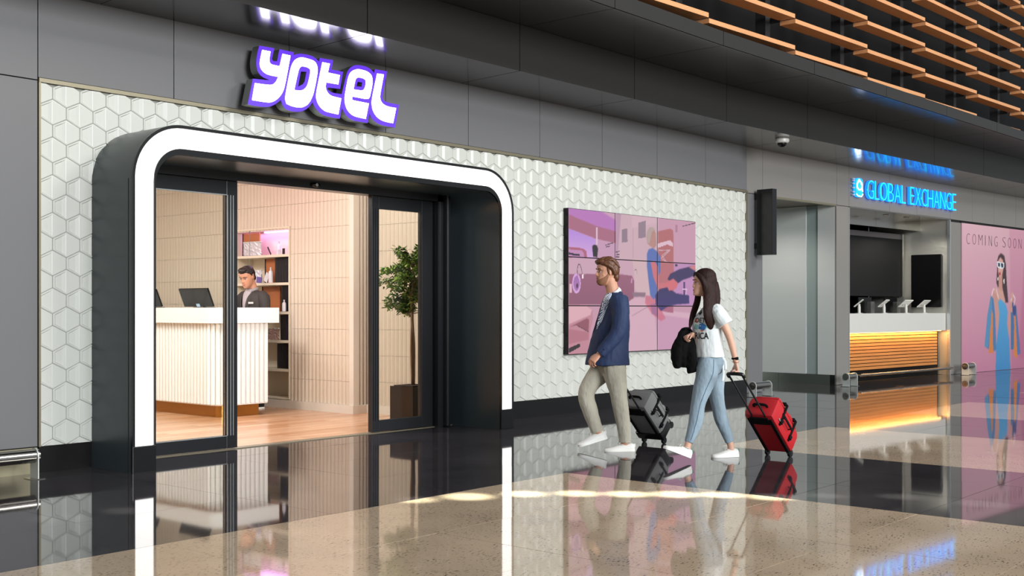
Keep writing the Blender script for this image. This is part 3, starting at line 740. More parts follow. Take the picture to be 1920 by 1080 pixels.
# cyan letters of the exchange
FR = 'B'
t = thing('illuminated_sign', (5.2, -.05, 3.13), 'thin cyan glowing capital letters reading GLOBAL EXCHANGE with small round emblem on the far fascia', 'sign')
word = 'GLOBAL EXCHANGE'; adv = []
wd = {'G': .84, 'L': .62, 'O': .9, 'B': .76, 'A': .84, ' ': .40, 'E': .66, 'X': .78, 'C': .8, 'H': .8, 'N': .8}
tot = sum(wd[c] for c in word); x = 3.50; sc = (6.985 - 3.50) / tot
for c in word:
    w = wd[c] * sc
    if c != ' ':
        vs, fs = fit_text(c, x + .012, x + w - .034, 3.137, 3.452, -.075, .02, -.024)
        mb = MB(); mb.add(vs, fs); L = mb.build('letter', M['cyan'], t)
        vs, fs = fit_text(c, x + .012, x + w - .034, 3.137, 3.452, -.055, .055, -.012)
        mb = MB(); mb.add(vs, fs); mb.build('letter_side', M['cyan_side'], L)
    x += w
mb = MB(); mb.prism(smooth_poly([(3.135, 3.18), (3.20, 3.14), (3.33, 3.14), (3.385, 3.19), (3.385, 3.42), (3.33, 3.462), (3.19, 3.462), (3.135, 3.43)], 2, 80), -.07, -.02); mb.build('emblem', M['cyan2'], t)
mb = MB()
for (a, b, c, d) in ((.0, .0, .105, .0), (.03, -.06, .06, 0)):
    mb.tube([(3.26 + .085 * math.cos(u * PI / 10), -.073, 3.335 + .072 * math.sin(u * PI / 10)) for u in range(20)], .007, n=6, closed=True)
mb.tube([(3.20, -.073, 3.40), (3.24, -.073, 3.44), (3.30, -.073, 3.40), (3.34, -.073, 3.33), (3.36, -.073, 3.24)], .006, n=6)
mb.tube([(3.15, -.073, 3.19), (3.2, -.073, 3.16), (3.32, -.073, 3.155), (3.37, -.073, 3.2)], .006, n=6); mb.build('emblem_line', M['signwhite'], t)
mb = MB()
for z in (3.17, 3.22, 3.29, 3.36, 3.41, 3.44): mb.box(3.08, 3.14, -.05, -.02, z - .008, z + .014)
mb.build('emblem_side', mat('emblem_side', 'b9c4dd', .4), t, kind='stuff')

# black projecting sign box on the pilaster
t = thing('projecting_sign_box', (.25, -.14, 2.06), 'tall black blank sign box projecting from the grey pilaster', 'sign box')
mb = MB(); mb.rbox(.18, .30, -.33, -.06, 2.06, 3.04, .006); mb.build('box', M['black'], t)
for z in (2.2, 2.94):
    mb = MB(); mb.box(.2, .28, -.062, -.001, z - .04, z + .04); mb.build('wall_bracket', M['post'], t)

# dome camera below the soffit
FR = 'A'
t = thing('dome_camera', (14.95, 7.72, 3.62), 'white dome security camera with dark lens under the dark soffit', 'camera')
mb = MB(); mb.lathe([(.075, .0), (.085, .0), (.1, -.02), (.1, -.055), (.085, -.075), (.07, -.078)], (14.95, 7.72, 3.702), 28); mb.build('housing', M['white'], t, smooth=35)
mb = MB(); mb.ball((14.95, 7.72, 3.625), (.066, .066, .06), 24, 14); mb.build('dome_lens', M['scr_black'], t, smooth=True)

# ---- video wall
cv = Canvas(560, 342, 10.80, 13.67, .71, 2.46, 'c495a9')
S_ = lambda s: s
def vp(pts, *a, **k): cv.poly(pts, *a, **k)
vp([(10.813, 2.475), (11.776, 2.483), (11.776, 1.849), (10.813, 1.855)], 'c99cb4'); vp([(10.813, 2.475), (11.403, 2.477), (11.776, 2.368), (11.776, 2.223), (10.813, 2.283)], 'b674b8', soft=3)
vp([(10.813, 2.380), (11.371, 2.272), (11.776, 2.229), (11.776, 2.079), (11.340, 2.117), (10.813, 2.210)], 'a8667e', soft=1); vp([(10.813, 2.210), (11.346, 2.113), (11.346, 1.880), (10.813, 1.871)], 'b286dc', soft=2, col2='d3a6d6')
vp([(11.346, 2.113), (11.776, 2.076), (11.776, 1.872), (11.346, 1.880)], 'c597b4', soft=1); vp([(11.359, 2.258), (11.390, 2.260), (11.390, 2.044), (11.359, 2.042)], 'dcc0d8', soft=1)
vp([(10.807, 1.997), (11.091, 1.986), (11.159, 1.959), (11.171, 1.874), (10.807, 1.869)], 'ad5f76'); vp([(10.807, 1.968), (11.060, 1.963), (11.109, 1.935), (11.116, 1.876), (10.807, 1.871)], 'c086b4'); vp([(10.807, 1.928), (11.030, 1.912), (11.030, 1.890), (10.807, 1.898)], '2a1c34')
vp([(11.277, 2.024), (11.321, 2.044), (11.371, 2.035), (11.397, 1.997), (11.381, 1.889), (11.296, 1.894)], '1d1420', soft=1)
cv.line([(11.550, 2.047), (11.726, 2.085)], .012, '5d4658'); cv.line([(11.563, 2.023), (11.644, 2.039)], .015, '6b5064')
vp([(11.776, 2.473), (12.730, 2.474), (12.730, 1.883), (11.776, 1.876)], 'cba8b4'); vp([(11.776, 2.473), (11.892, 2.475), (11.809, 1.888), (11.776, 1.878)], 'b890a8', soft=2); vp([(12.129, 2.467), (12.730, 2.468), (12.730, 2.384), (12.129, 2.291)], 'd2adba', soft=2)
vp([(11.899, 2.259), (12.027, 2.279), (12.033, 2.110), (11.899, 2.092)], '8f7888'); vp([(12.274, 2.365), (12.443, 2.401), (12.443, 2.184), (12.278, 2.162)], '917c8a')
cv.line([(11.779, 1.968), (11.859, 1.983)], .012, '4b3846'); cv.line([(11.786, 1.934), (11.859, 1.944)], .012, '4b3846'); cv.line([(11.779, 1.907), (11.852, 1.905)], .012, '4b3846'); cv.line([(11.825, 1.831), (12.156, 1.798), (12.156, 2.292)], .008, 'a58596')
vp([(12.730, 2.474), (13.693, 2.470), (13.693, 1.888), (12.730, 1.879)], 'c796ac'); vp([(12.730, 2.279), (13.026, 2.331), (13.094, 2.312), (13.109, 2.241), (13.109, 1.883), (12.730, 1.871)], 'b1686c', soft=1)
vp([(12.701, 2.112), (13.026, 2.175), (13.094, 2.137), (13.094, 2.092), (12.951, 2.115), (12.730, 2.061)], 'dcb8c6'); cv.line([(12.748, 2.031), (13.026, 2.042), (12.803, 1.922), (13.026, 1.858)], .012, 'c9a2b0'); cv.line([(13.026, 2.052), (12.822, 1.963), (12.951, 1.866), (12.730, 1.839)], .012, 'c9a2b0')
cv.line([(13.331, 2.376), (13.693, 2.449)], .010, '4a3848'); cv.line([(13.487, 2.410), (13.693, 2.443)], .010, '4a3848'); vp([(13.154, 2.383), (13.208, 2.390), (13.208, 2.291), (13.154, 2.288)], 'b07a90')
vp([(10.813, 1.851), (12.443, 1.886), (12.730, 1.859), (12.730, 1.294), (10.813, 1.308)], 'c9a0b2'); vp([(10.813, 1.672), (11.825, 1.696), (12.129, 1.680), (12.177, 1.616), (12.177, 1.430), (12.129, 1.312), (10.813, 1.304)], '975c76', soft=1, col2='8c546c')
vp([(12.129, 1.899), (12.730, 1.887), (12.730, 1.435), (12.302, 1.431), (12.198, 1.509), (12.163, 1.783)], 'cfae b4'.replace(' ', ''), soft=1)
cv.disc((10.963, 1.562), .085, .12, 'd6a2dc'); cv.disc((10.963, 1.562), .06, .09, 'a56fae'); cv.disc((10.975, 1.533), .02, .03, '4a3046')
cv.line([(10.984, 1.630), (10.978, 1.732), (10.999, 1.787), (11.030, 1.792), (11.060, 1.743), (11.085, 1.660)], .012, '6a4858'); cv.disc((11.088, 1.649), .02, .03, 'f4e6f0')
vp([(10.825, 1.554), (10.867, 1.555), (10.867, 1.451), (10.825, 1.450)], 'ddb4c4'); cv.line([(12.129, 1.645), (12.115, 1.586)], .03, 'c68ab0'); cv.line([(12.184, 1.744), (12.205, 1.768), (12.239, 1.749), (12.246, 1.706)], .01, '8f6a7c')
vp([(12.730, 1.871), (13.120, 1.871), (13.120, 1.315), (12.730, 1.302)], 'b56a72', soft=1); vp([(13.120, 1.871), (13.693, 1.880), (13.693, 1.292), (13.120, 1.290)], 'bd88b6', soft=1); vp([(13.147, 1.855), (13.208, 1.857), (13.208, 1.828), (13.147, 1.826)], '443848')
cv.line([(13.377, 1.624), (13.377, 1.378)], .05, '5a3c74'); cv.line([(13.331, 1.524), (13.448, 1.525), (13.409, 1.441)], .012, 'e0c0dc')
vp([(12.129, 1.465), (12.443, 1.468), (12.428, 1.412), (12.163, 1.410)], '8c7080', soft=1)
vp([(12.027, 0.669), (12.027, 1.331), (12.129, 1.382), (12.302, 1.411), (12.443, 1.383), (12.585, 1.293), (13.101, 1.223), (13.693, 1.190), (13.693, 0.682)], 'd3a9ba', soft=2); vp([(12.657, 1.193), (13.693, 1.105), (13.693, 0.682), (12.730, 0.688)], 'c795b2', soft=4); cv.line([(12.129, 1.165), (12.302, 1.224), (12.585, 1.313)], .01, 'a88498', soft=1)
vp([(12.730, 1.290), (13.101, 1.290), (13.101, 1.202), (12.951, 1.213), (12.767, 1.233)], 'a8607c', soft=1)
vp([(12.443, 1.432), (12.657, 1.414), (12.914, 1.131), (12.803, 1.091), (12.585, 1.193), (12.428, 1.333)], 'c9647a', .75, soft=3); vp([(12.549, 1.313), (12.730, 1.334), (12.730, 1.152), (12.585, 1.193)], '7a5a96', .5, soft=3)
vp([(12.492, 2.280), (12.557, 2.322), (12.628, 2.318), (12.679, 2.250), (12.694, 2.099), (12.650, 2.053), (12.557, 2.070), (12.478, 2.110), (12.460, 2.209)], 'b4857e', soft=1); vp([(12.464, 2.249), (12.514, 2.311), (12.600, 2.328), (12.672, 2.296), (12.585, 2.265), (12.535, 2.113), (12.478, 2.110)], 'b39c98', soft=2)
vp([(12.507, 2.032), (12.607, 2.056), (12.708, 2.015), (12.789, 1.937), (12.789, 1.751), (12.730, 1.677), (12.715, 1.435), (12.628, 1.378), (12.549, 1.433), (12.514, 1.593), (12.471, 1.811), (12.471, 1.970)], '586cae', soft=2)
vp([(12.557, 1.863), (12.643, 1.886), (12.730, 1.818), (12.752, 1.597), (12.988, 1.601), (13.011, 1.536), (12.730, 1.516), (12.621, 1.675)], 'c86e78', soft=2)
vp([(12.665, 1.434), (12.767, 1.516), (12.951, 1.543), (13.177, 1.464), (13.495, 1.442), (13.503, 1.329), (13.177, 1.315), (12.951, 1.282), (12.803, 1.229), (12.679, 1.314)], '34295e', soft=2, col2='3c3070')
vp([(12.959, 1.653), (13.026, 1.724), (13.254, 1.792), (13.589, 1.847), (13.669, 1.803), (13.645, 1.714), (13.331, 1.648), (13.177, 1.584), (13.064, 1.602)], '392c5c', soft=2); vp([(12.914, 1.600), (13.101, 1.665), (13.223, 1.605), (13.177, 1.530), (12.996, 1.495)], 'd06a74', soft=2)
vp([(13.487, 1.827), (13.645, 1.866), (13.693, 1.804), (13.645, 1.781)], 'c87a84', soft=2)
vp([(10.813, 1.300), (11.183, 1.294), (11.283, 1.238), (11.290, 1.122), (11.233, 0.973), (11.202, 0.713), (10.813, 0.706)], 'c08494', soft=1); vp([(10.813, 1.300), (11.153, 1.298), (11.271, 1.246), (11.239, 1.182), (10.813, 1.071)], 'dba9b4', soft=1)
vp([(10.837, 1.041), (11.171, 1.141), (11.215, 1.123), (11.202, 0.981), (10.969, 1.058)], '8f5060', soft=1); vp([(10.813, 1.016), (11.202, 0.974), (11.202, 0.880), (10.813, 0.834)], 'b27080', soft=1); cv.line([(10.969, 1.058), (11.202, 0.977)], .01, '5a3240')
vp([(10.807, 0.786), (11.030, 0.840), (11.039, 0.799), (10.807, 0.728)], '221820')

t = thing('video_wall', (12.2, 8.37, .71), 'nine-panel video wall showing a pink-lit hotel cabin on the hexagon wall', 'screen')
mb = MB(); mb.rbox(10.80, 13.67, 8.37, 8.445, .71, 2.46, .004); mb.build('housing', M['scr_black'], t)
vm = vcol_mat('video_picture', .93)
for i in range(3):
    for j in range(3):
        x0 = 10.80 + .9567 * i + .006; x1 = 10.80 + .9567 * (i + 1) - .006; z0 = .71 + .5833 * j + .006; z1 = .71 + .5833 * (j + 1) - .006
        me = cv.mesh('screen_panel', vm, x0, x1, z0, z1, 8.366, 124, 76, org_of(t))
        put('screen_panel', me, t, org_of(t))

# ---- pink poster
FR = 'B'
pc = Canvas(344, 200, 7.352, 12.4, 0.0, 2.93, 'b88a96')
def pp(pts, *a, **k): pc.poly(pts, *a, **k)
pp([(7.3, -.1), (12.5, -.1), (12.5, 3), (7.3, 3)], 'd0a6b1', col2='b5748f'); pp([(9.75, -.1), (12.5, -.1), (12.5, 3), (9.62, 3)], 'c78aa0', .7, soft=3, col2='ad6384')
pp([(10.1, .2), (11.4, .2), (11.0, 1.9), (10.4, 2.3)], 'a85078', .4, soft=6)
pp([(9.014, 2.243), (9.076, 2.348), (9.202, 2.404), (9.361, 2.358), (9.441, 2.190), (9.473, 1.929), (9.506, 1.700), (9.570, 1.386), (9.393, 1.399), (9.266, 1.502), (9.202, 1.696), (9.053, 1.694), (8.975, 1.790), (9.006, 2.049)], '391d22', soft=1)
pp([(8.858, 1.666), (9.029, 1.642), (9.139, 1.469), (9.155, 1.145), (9.053, 0.815), (8.936, 0.984), (8.936, 1.242), (8.781, 1.531)], 'c08a80', soft=1); pp([(9.700, 1.532), (9.847, 1.566), (9.814, 1.275), (9.635, 0.689), (9.506, 0.809), (9.586, 1.110)], 'c08a80', soft=1)
pp([(9.053, 1.694), (9.266, 1.697), (9.425, 1.418), (9.345, 1.274), (9.123, 1.274), (9.061, 1.533)], 'c69488', soft=1); pp([(9.084, 1.947), (9.266, 1.951), (9.282, 1.632), (9.076, 1.662)], 'bd877c', soft=1)
pp([(9.045, 2.237), (9.171, 2.325), (9.305, 2.264), (9.329, 2.089), (9.250, 1.938), (9.139, 1.909), (9.061, 1.998)], 'cf9b90', soft=1)
pp([(8.998, 2.229), (9.171, 2.221), (9.361, 2.214), (9.353, 2.109), (9.234, 2.080), (9.076, 2.096), (9.014, 2.127)], 'd6dae0', soft=0); pp([(9.037, 2.205), (9.155, 2.202), (9.147, 2.117), (9.061, 2.128)], '27384a'); pp([(9.202, 2.196), (9.321, 2.193), (9.313, 2.112), (9.210, 2.106)], '27384a')
pc.disc((9.147, 1.984), .045, .035, 'b3202c'); pc.disc((9.353, 1.829), .03, .05, 'e8dcd8'); pc.disc((9.045, 1.872), .02, .04, 'e8dcd8')
pp([(9.053, 1.404), (9.171, 1.462), (9.313, 1.405), (9.441, 1.353), (9.538, 1.209), (9.506, 0.947), (9.619, 0.617), (9.684, -0.076), (8.936, -0.046), (8.951, 0.469), (9.061, 0.822), (9.123, 1.145)], '4b9acb', soft=1, col2='347eb5')
cv_ = None
pp([(8.704, 1.530), (8.827, 1.467), (8.905, 1.145), (8.967, 0.417), (8.735, 0.384), (8.643, 0.425), (8.400, 0.507), (8.536, 1.115)], '41729f', soft=1); pp([(8.735, 1.274), (8.796, 1.146), (8.812, 0.356), (8.597, 0.362)], 'cb7638', soft=0); pp([(8.704, 1.530), (8.765, 1.402), (8.704, 0.954), (8.566, 0.478), (8.400, 0.507), (8.536, 1.115)], '4f83ad', soft=0)
pp([(9.831, 1.341), (9.996, 1.262), (10.212, 0.298), (10.029, 0.290), (9.896, 0.943)], '49699e', soft=0); pp([(9.700, 1.209), (9.847, 1.142), (9.929, 0.392), (9.700, 0.411)], '3d6696', soft=0); pp([(9.880, 1.109), (9.946, 1.142), (10.045, 0.203), (9.847, 0.282)], 'cb7638', soft=0); pp([(9.765, 1.407), (9.979, 1.308), (9.946, 1.109), (9.798, 1.143)], '2d3d78', soft=1)
pc.line([(8.735, 1.517), (8.812, 1.653), (8.967, 1.667), (9.076, 1.468)], .035, 'e4cfd4', soft=1); pc.line([(9.847, 1.315), (9.929, 1.474), (9.798, 1.566), (9.700, 1.407)], .035, 'e4cfd4', soft=1)
pc.disc((8.920, 1.635), .05, .07, 'c9958a'); pc.disc((9.765, 1.539), .05, .07, 'c9958a')

t = thing('advertising_poster', (9.8, .01, .004), 'large pink poster of a woman in blue with shopping bags and the words COMING SOON', 'poster')
mb = MB(); mb.box(7.354, 12.4, -.014, -.002, .004, 2.928); mb.build('board', mat('poster_board', 'd0a6b1', .4), t)
me = pc.mesh('print', vcol_mat('poster_print', 0, .3), 7.356, 12.4, .006, 2.926, -.0155, 344, 200, org_of(t)); put('print', me, t, org_of(t))
x = 7.56
for i, c in enumerate('COMING SOON'):
    w = {'I': .016, 'M': .19}.get(c, .15)
    if c != ' ':
        vs, fs = fit_text(c, x, x + w, 2.53, 2.735, -.018, .002, -.03)
        mb = MB(); mb.add(vs, fs); mb.build('letter', mat('poster_ink', '4a3440', .4), t)
    x += (w if c != 'I' else .05) + (.125 if c != ' ' else -.02)
FR = 'A'

# ---- wooden louvre screen above
t = thing('louvre_screen', (15.0, 6.9, 4.34), 'screen of stepped orange wooden slats on dark posts above the grey soffit', 'slats')
jx = [6.6 + 2.15 * k for k in range(9)] + [26.2]
jx = [4.5, 6.7, 8.87, 11.02, 13.08, 15.24, 17.36, 19.65, 21.9, 24.1]
for r in range(8):
    z = 4.47 + .39 * r
    for a, b in zip(jx[:-1], jx[1:]):
        if r < 1 and b < 10: continue
        ya = 6.575 - (max(a, 17) - 17) * .01
        L = b - a; mb = MB()
        za, zb = z - .058, z
        c = [(a + .004, za), (b - .004, zb)]
        vs = []
        for (X, Z) in c:
            for (y, dz) in ((ya, 0), (ya + .21, 0), (ya + .21, .052), (ya, .052)): vs.append((X, y, Z + dz))
        mb.add(vs, [(0, 1, 2, 3), (7, 6, 5, 4), (0, 4, 5, 1), (1, 5, 6, 2), (2, 6, 7, 3), (3, 7, 4, 0)])
        mb.build('slat', M['slatwood'], t)
for X in jx:
    mb = MB(); mb.box(X - .16, X - .04, 6.9, 7.04, 4.33, 7.9); mb.build('post', M['post'], t)
    mb = MB(); mb.box(X - .02, X + .02, 6.93, 7.0, 4.33, 7.9); mb.build('post', M['post'], t)
mb = MB()
for X in jx:
    for r in range(8): mb.box(X - .03, X - .005, 6.77, 6.93, 4.45 + .39 * r, 4.52 + .39 * r)
mb.build('bracket', M['post'], t, kind='stuff')

# ---- bumper rails at the foot of the walls
def bumper(cx, cy, length, z, r, ang, label, posts, h):
    root = bpy.data.objects.new('bumper_rail', None); COL.objects.link(root); root.location = (cx, cy, 0); root.rotation_euler = (0, 0, ang)
    ORG[root.name] = Vector((0, 0, 0)); tag(root, label, 'rail', 'steel bumper rails along the shop fronts')
    mb = MB(); mb.cyl((-length / 2, 0, z), (length / 2, 0, z), r, 24); mb.build('tube', M['steel2'], root, smooth=40)
    for x in posts:
        mb = MB()
        prof = [(-r * 1.15, .004)] + [(r * 1.15 * math.cos(PI - i * PI / 10), z + r * 1.15 * math.sin(i * PI / 10)) for i in range(11)] + [(r * 1.15, .004)]
        mb.prism(prof, x - .004, x + .004, 'X'); b = mb.build('bracket', M['satin'], root)
        mb = MB(); mb.box(x - .05, x + .05, -r * 1.25, r * 1.25, 0, .006); mb.build('foot_plate', M['steel2'], b)
        mb = MB(); mb.cyl((x - .004, .0, z + .01), (x + (.035 if x > 0 else -.035), 0, z + .01), .018, 12); mb.build('end_pin', M['steel2'], b, smooth=40)
    return root
bumper(2.65, 8.17, 3.0, .17, .052, 0, 'long steel bumper rail before the pale kick plate at the left edge', (-1.2, 1.48), .2)
bumper(14.80, 7.98, .42, .16, .055, BA, 'short steel bumper rail at the grey pilaster by the red suitcase', (-.2, .2), .2)
bumper(17.70, 7.93, .30, .16, .055, BA, 'short steel bumper rail at the pier left of the wood-slatted counter', (-.13, .13), .2)
bumper(22.28, 7.60, .36, .17, .06, BA, 'short steel bumper rail between kiosk and pink poster', (-.16, .16), .2)
FR = 'B'
t = thing('foot_rail', (4.9, -.1, 0), 'thin copper-tinted foot rail along the wood-slatted counter', 'rail')
mb = MB(); mb.cyl((3.2, -.12, .14), (5.0, -.12, .14), .022, 14); mb.cyl((5.06, -.12, .14), (6.7, -.12, .14), .022, 14); mb.build('tube', M['steel2'], t, smooth=40)
for x in (3.3, 5.03, 6.6):
    mb = MB(); mb.cyl((x, -.12, .14), (x, .197, .13), .009, 10); mb.cyl((x - .04, -.12, .14), (x + .04, -.12, .14), .026, 12); mb.build('support', M['steel2'], t, smooth=40)

# ---- exchange counter
t = thing('exchange_counter', (4.95, .2, 0), 'white-topped exchange counter with glowing horizontal wooden slats on its front', 'counter')
mb = MB(); mb.rbox(3.08, 6.865, .08, .75, .845, 1.178, .004); mb.build('countertop', M['white'], t)
mb = MB(); mb.box(3.08, 6.86, .24, .7, .0, .845); mb.build('carcass', M['darkwall'], t)
for k in range(11):
    z = .195 + k * .0585
    mb = MB(); mb.rbox(3.08, 6.75, .2, .235, z, z + .046, .003); mb.build('slat', M['woodwarm'], t)
mb = MB(); mb.box(3.1, 6.75, .12, .14, .838, .8445); mb.build('led_strip', mat('warm_led', 'ffd9a0', .4, emit='ffb866', es=9), t)
l = bpy.data.lights.new('counter_led', 'AREA'); l.shape = 'RECTANGLE'; l.size = 3.6; l.size_y = .03; l.energy = 26; l.color = (1, .56, .2)
o = bpy.data.objects.new('counter_led', l); COL.objects.link(o); o.location = to_world((4.95, .13, .832)); o.rotation_euler = (.18, 0, BA)
mb = MB(); mb.box(3.08, 6.86, .26, .3, 0, .187); mb.build('kick', M['black'], t)
# tablets
def tablet(x, yaw, label):
    root = thing('tablet_stand', (x, .35, 1.178), label, 'tablet', 'white tablets on the exchange counter')
    O3 = Vector((x, .35, 1.178))
    mb = MB(); mb.lathe([(.06, 0), (.06, .006), (.026, .01), (.026, .12), (.02, .125)], O3, 20); mb.build('stand', M['white'], root, smooth=35)
    T = Matrix.Translation(O3 + Vector((0, -.0, .165))) @ Matrix.Rotation(yaw, 4, 'Z') @ Matrix.Rotation(math.radians(50), 4, 'X')
    mb = MB(); mb.cyl(T @ Vector((0, .0, -.0)), O3 + Vector((0, 0, .11)), .021, 12); mb.build('neck', M['white'], root, smooth=35)
    mb = MB(); mb.rbox(-.14, .14, .008, .024, -.095, .105, .006, T=T); s = mb.build('tablet', M['white'], root)
    mb = MB(); mb.box(-.125, .125, .0245, .0255, -.08, .09, T=T); mb.build('screen', M['scr_black'], s)
    mb = MB(); mb.cyl(T @ Vector((-.07, .009, -.03)), T @ Vector((-.07, .006, -.03)), .012, 12); mb.build('camera_hole', M['scr_black'], s)
tablet(4.02, math.radians(25), 'white tablet seen nearly edge-on, leftmost on the exchange counter')
tablet(4.93, math.radians(15), 'white tablet, second from the left on the exchange counter')
tablet(5.78, math.radians(-5), 'white tablet showing its broad back, third from the left on the exchange counter')
tablet(6.52, math.radians(1), 'white tablet, rightmost on the exchange counter before the black screen')
for k, (x, lab) in enumerate(((3.75, 'grey card terminal pillar, leftmost behind the exchange tablets'), (4.95, 'grey card terminal pillar, middle one behind the exchange tablets'), (5.95, 'grey card terminal pillar, rightmost behind the exchange tablets'))):
    t = thing('terminal_pillar', (x, .62, 1.178), lab, 'terminal', 'grey pillars behind the tablets')
    mb = MB(); mb.rbox(x - .07, x + .07, .58, .66, 1.178, 1.39, .005); mb.build('pillar', mat('grey_terminal', '4c4d4b', .4), t)
    mb = MB(); mb.rbox(x - .27, x + .22, .72, .75, 1.19, 1.47, .01); mb.build('screen_back', M['scr_black'], t)
# blank black screen on the steel side wall
t = thing('wall_monitor', (6.83, .45, 1.29), 'blank black portrait screen on the steel side wall of the kiosk', 'monitor')
mb = MB(); mb.rbox(6.80, 6.85, .15, .75, 1.29, 2.31, .005); mb.build('body', M['scr_black'], t)
mb = MB(); mb.box(6.85, 6.869, .3, .6, 1.5, 1.9); mb.build('wall_bracket', M['post'], t)
FR = 'A'

# ================================================================== RECEPTION
t = thing('reception_desk', (8.2, 12.0, 0), 'cream reception desk with fluted front, thick white top and brass kick', 'desk')
def dpath(x0, x1, y0, y1, r, n=8):        # plan outline, rounded at the corner nearest the doors
    p = [(x0, y1)]
    for i in range(n + 1):
        a = PI + i * PI / 2 / n; p.append((x0 + r + r * math.cos(a), y0 + r + r * math.sin(a)))
    return p + [(x1, y0), (x1, y1)]
mb = MB(); mb.prism(dpath(7.84, 8.40, 11.16, 14.6, .10), 0, .135, 'Z'); mb.build('kick', M['brass'], t, smooth=35)
mb = MB(); mb.prism(dpath(7.80, 8.48, 11.10, 14.6, .22), .135, 1.09, 'Z'); mb.build('carcass', M['deskw'], t, smooth=35)
mb = MB()
def flute(cx, cy, nx, ny, w=.060, d=.032):
    tx, ty = -ny, nx; vs = []
    pr = [(-w / 2 + .002, 0), (-w / 2 + .004, d * .5), (-w / 4, d * .92), (0, d), (w / 4, d * .92), (w / 2 - .004, d * .5), (w / 2 - .002, 0)]
    pts = [(cx + tx * a + nx * b, cy + ty * a + ny * b) for a, b in pr]
    mb.prism(pts, .15, 1.09, 'Z')
x = 8.45
while x > 8.06: flute(x, 11.10, 0, -1); x -= .065
for i in range(6):
    a = PI + (i + .5) * PI / 2 / 6; flute(8.02 + .22 * math.cos(a), 11.32 + .22 * math.sin(a), math.cos(a), math.sin(a), .056)
y = 11.35
while y < 14.55: flute(7.80, y, -1, 0); y += .065
mb.build('fluting', M['deskw'], t, smooth=40, kind='stuff')
mb = MB(); mb.prism(dpath(7.72, 8.60, 11.03, 14.65, .20), 1.09, 1.27, 'Z'); mb.build('countertop', M['deskw'], t, smooth=35)
def monitor(x, y, label, sticker):
    root = thing('monitor', (x, y, 1.27), label, 'monitor', 'monitors on the reception desk')
    T = Matrix.Translation((x, y, 1.285)) @ Matrix.Rotation(math.radians(-90), 4, 'Z') @ Matrix.Rotation(math.radians(22), 4, 'X')
    mb = MB(); mb.rbox(-.30, .30, -.012, .012, 0.0, .235, .004, T=T); b = mb.build('back', M['scr_black'], root)
    mb = MB(); mb.rbox(x - .02, x + .16, y - .1, y + .1, 1.271, 1.279, .002); mb.cyl((x + .08, y, 1.279), T @ Vector((0, .01, .1)), .015); mb.build('stand', M['post'], root)
    if sticker:
        mb = MB(); mb.box(-.03, .04, -.0145, -.0125, .0, .04, T=T); mb.build('label_tag', mat('tag_blue', '9db7cc', .4), b)
monitor(8.10, 11.93, 'black flat monitor seen from behind on the reception desk, whole behind the left glass', True)
monitor(8.10, 13.03, 'black flat monitor on the reception desk cut off by the glowing band', False)

# niche shelves
t = thing('shelf_niche', (9.3, 12.1, .11), 'cream shelf niche with mauve light strip behind the receptionist', 'shelves')
SZ = (.475, .84, 1.205, 1.575, 1.935)
for z in SZ:
    mb = MB(); mb.box(9.172, 9.45, NY0 + .02, NY1 - .02, z - .016, z + .016); mb.build('shelf', M['shelfcream'], t)
mb = MB(); mb.box(9.168, 9.46, NY0, NY0 + .02, NZ0, NZ1); mb.box(9.168, 9.46, NY1 - .02, NY1, NZ0, NZ1); mb.box(9.168, 9.46, NY0 + .02, NY1 - .02, NZ1 - .02, NZ1); mb.box(9.168, 9.46, NY0 + .02, NY1 - .02, NZ0, NZ0 + .015); mb.build('frame', M['shelfcream'], t)
mb = MB(); mb.box(9.45, 9.46, NY0 + .02, NY1 - .02, NZ0 + .015, NZ1 - .02); mb.build('back_panel', M['shelfcream'], t)
mb = MB(); mb.box(9.42, 9.44, NY0 + .04, NY1 - .3, NZ1 - .04, NZ1 - .022); mb.build('led_strip', mat('mauve_led', 'e8c0ff', .4, emit='d08cff', es=5), t)
l = bpy.data.lights.new('niche_light', 'AREA'); l.shape = 'RECTANGLE'; l.size = .2; l.size_y = 1.0; l.energy = 2.6; l.color = (.72, .42, 1)
o = bpy.data.objects.new('niche_light', l); COL.objects.link(o); o.location = (9.33, 12.12, NZ1 - .04)
mb = MB(); mb.box(9.174, 9.178, 12.385, 12.389, 1.22, NZ1 - .02); mb.build('glass_edge', mat('glass_edge', '6f8a80', .2), t)
M['blackboard'] = mat('black_board', '1d1b1f', .5); M['pouch'] = mat('foil_pouch', 'd6d2da', .25, metal=.3, bump=((45, 45, 45), .8, .01))
M['bottle'] = mat('white_bottle', 'd9d5da', .3); M['pur'] = mat('purple_card', '6a559c', .5); M['greyside'] = mat('shelf_grey', '8d8478', .6)
def plank(y0, y1, z, h, x, m, label, th=.02, frame=False):
    t = thing('display_board', (x, (y0 + y1) / 2, z), label, 'board')
    mb = MB(); mb.rbox(x, x + th, y0, y1, z, z + h, .003); b = mb.build('board', M[m], t)
    mb = MB(); mb.rbox(x - .006, x + th, y1, y1 + .018, z, z + h, .003); mb.build('edge_strip', M['blackboard'], t)
plank(12.28, 12.62, 1.953, .30, 9.25, 'terracotta', 'terracotta display board behind the foil pouch on the top niche shelf')
plank(12.0, 12.19, 1.593, .315, 9.29, 'terracotta', 'terracotta display board behind the white bottle on the second niche shelf')
plank(11.90, 12.25, 1.223, .325, 9.29, 'terracotta', 'terracotta display board on the third niche shelf beside the receptionist')
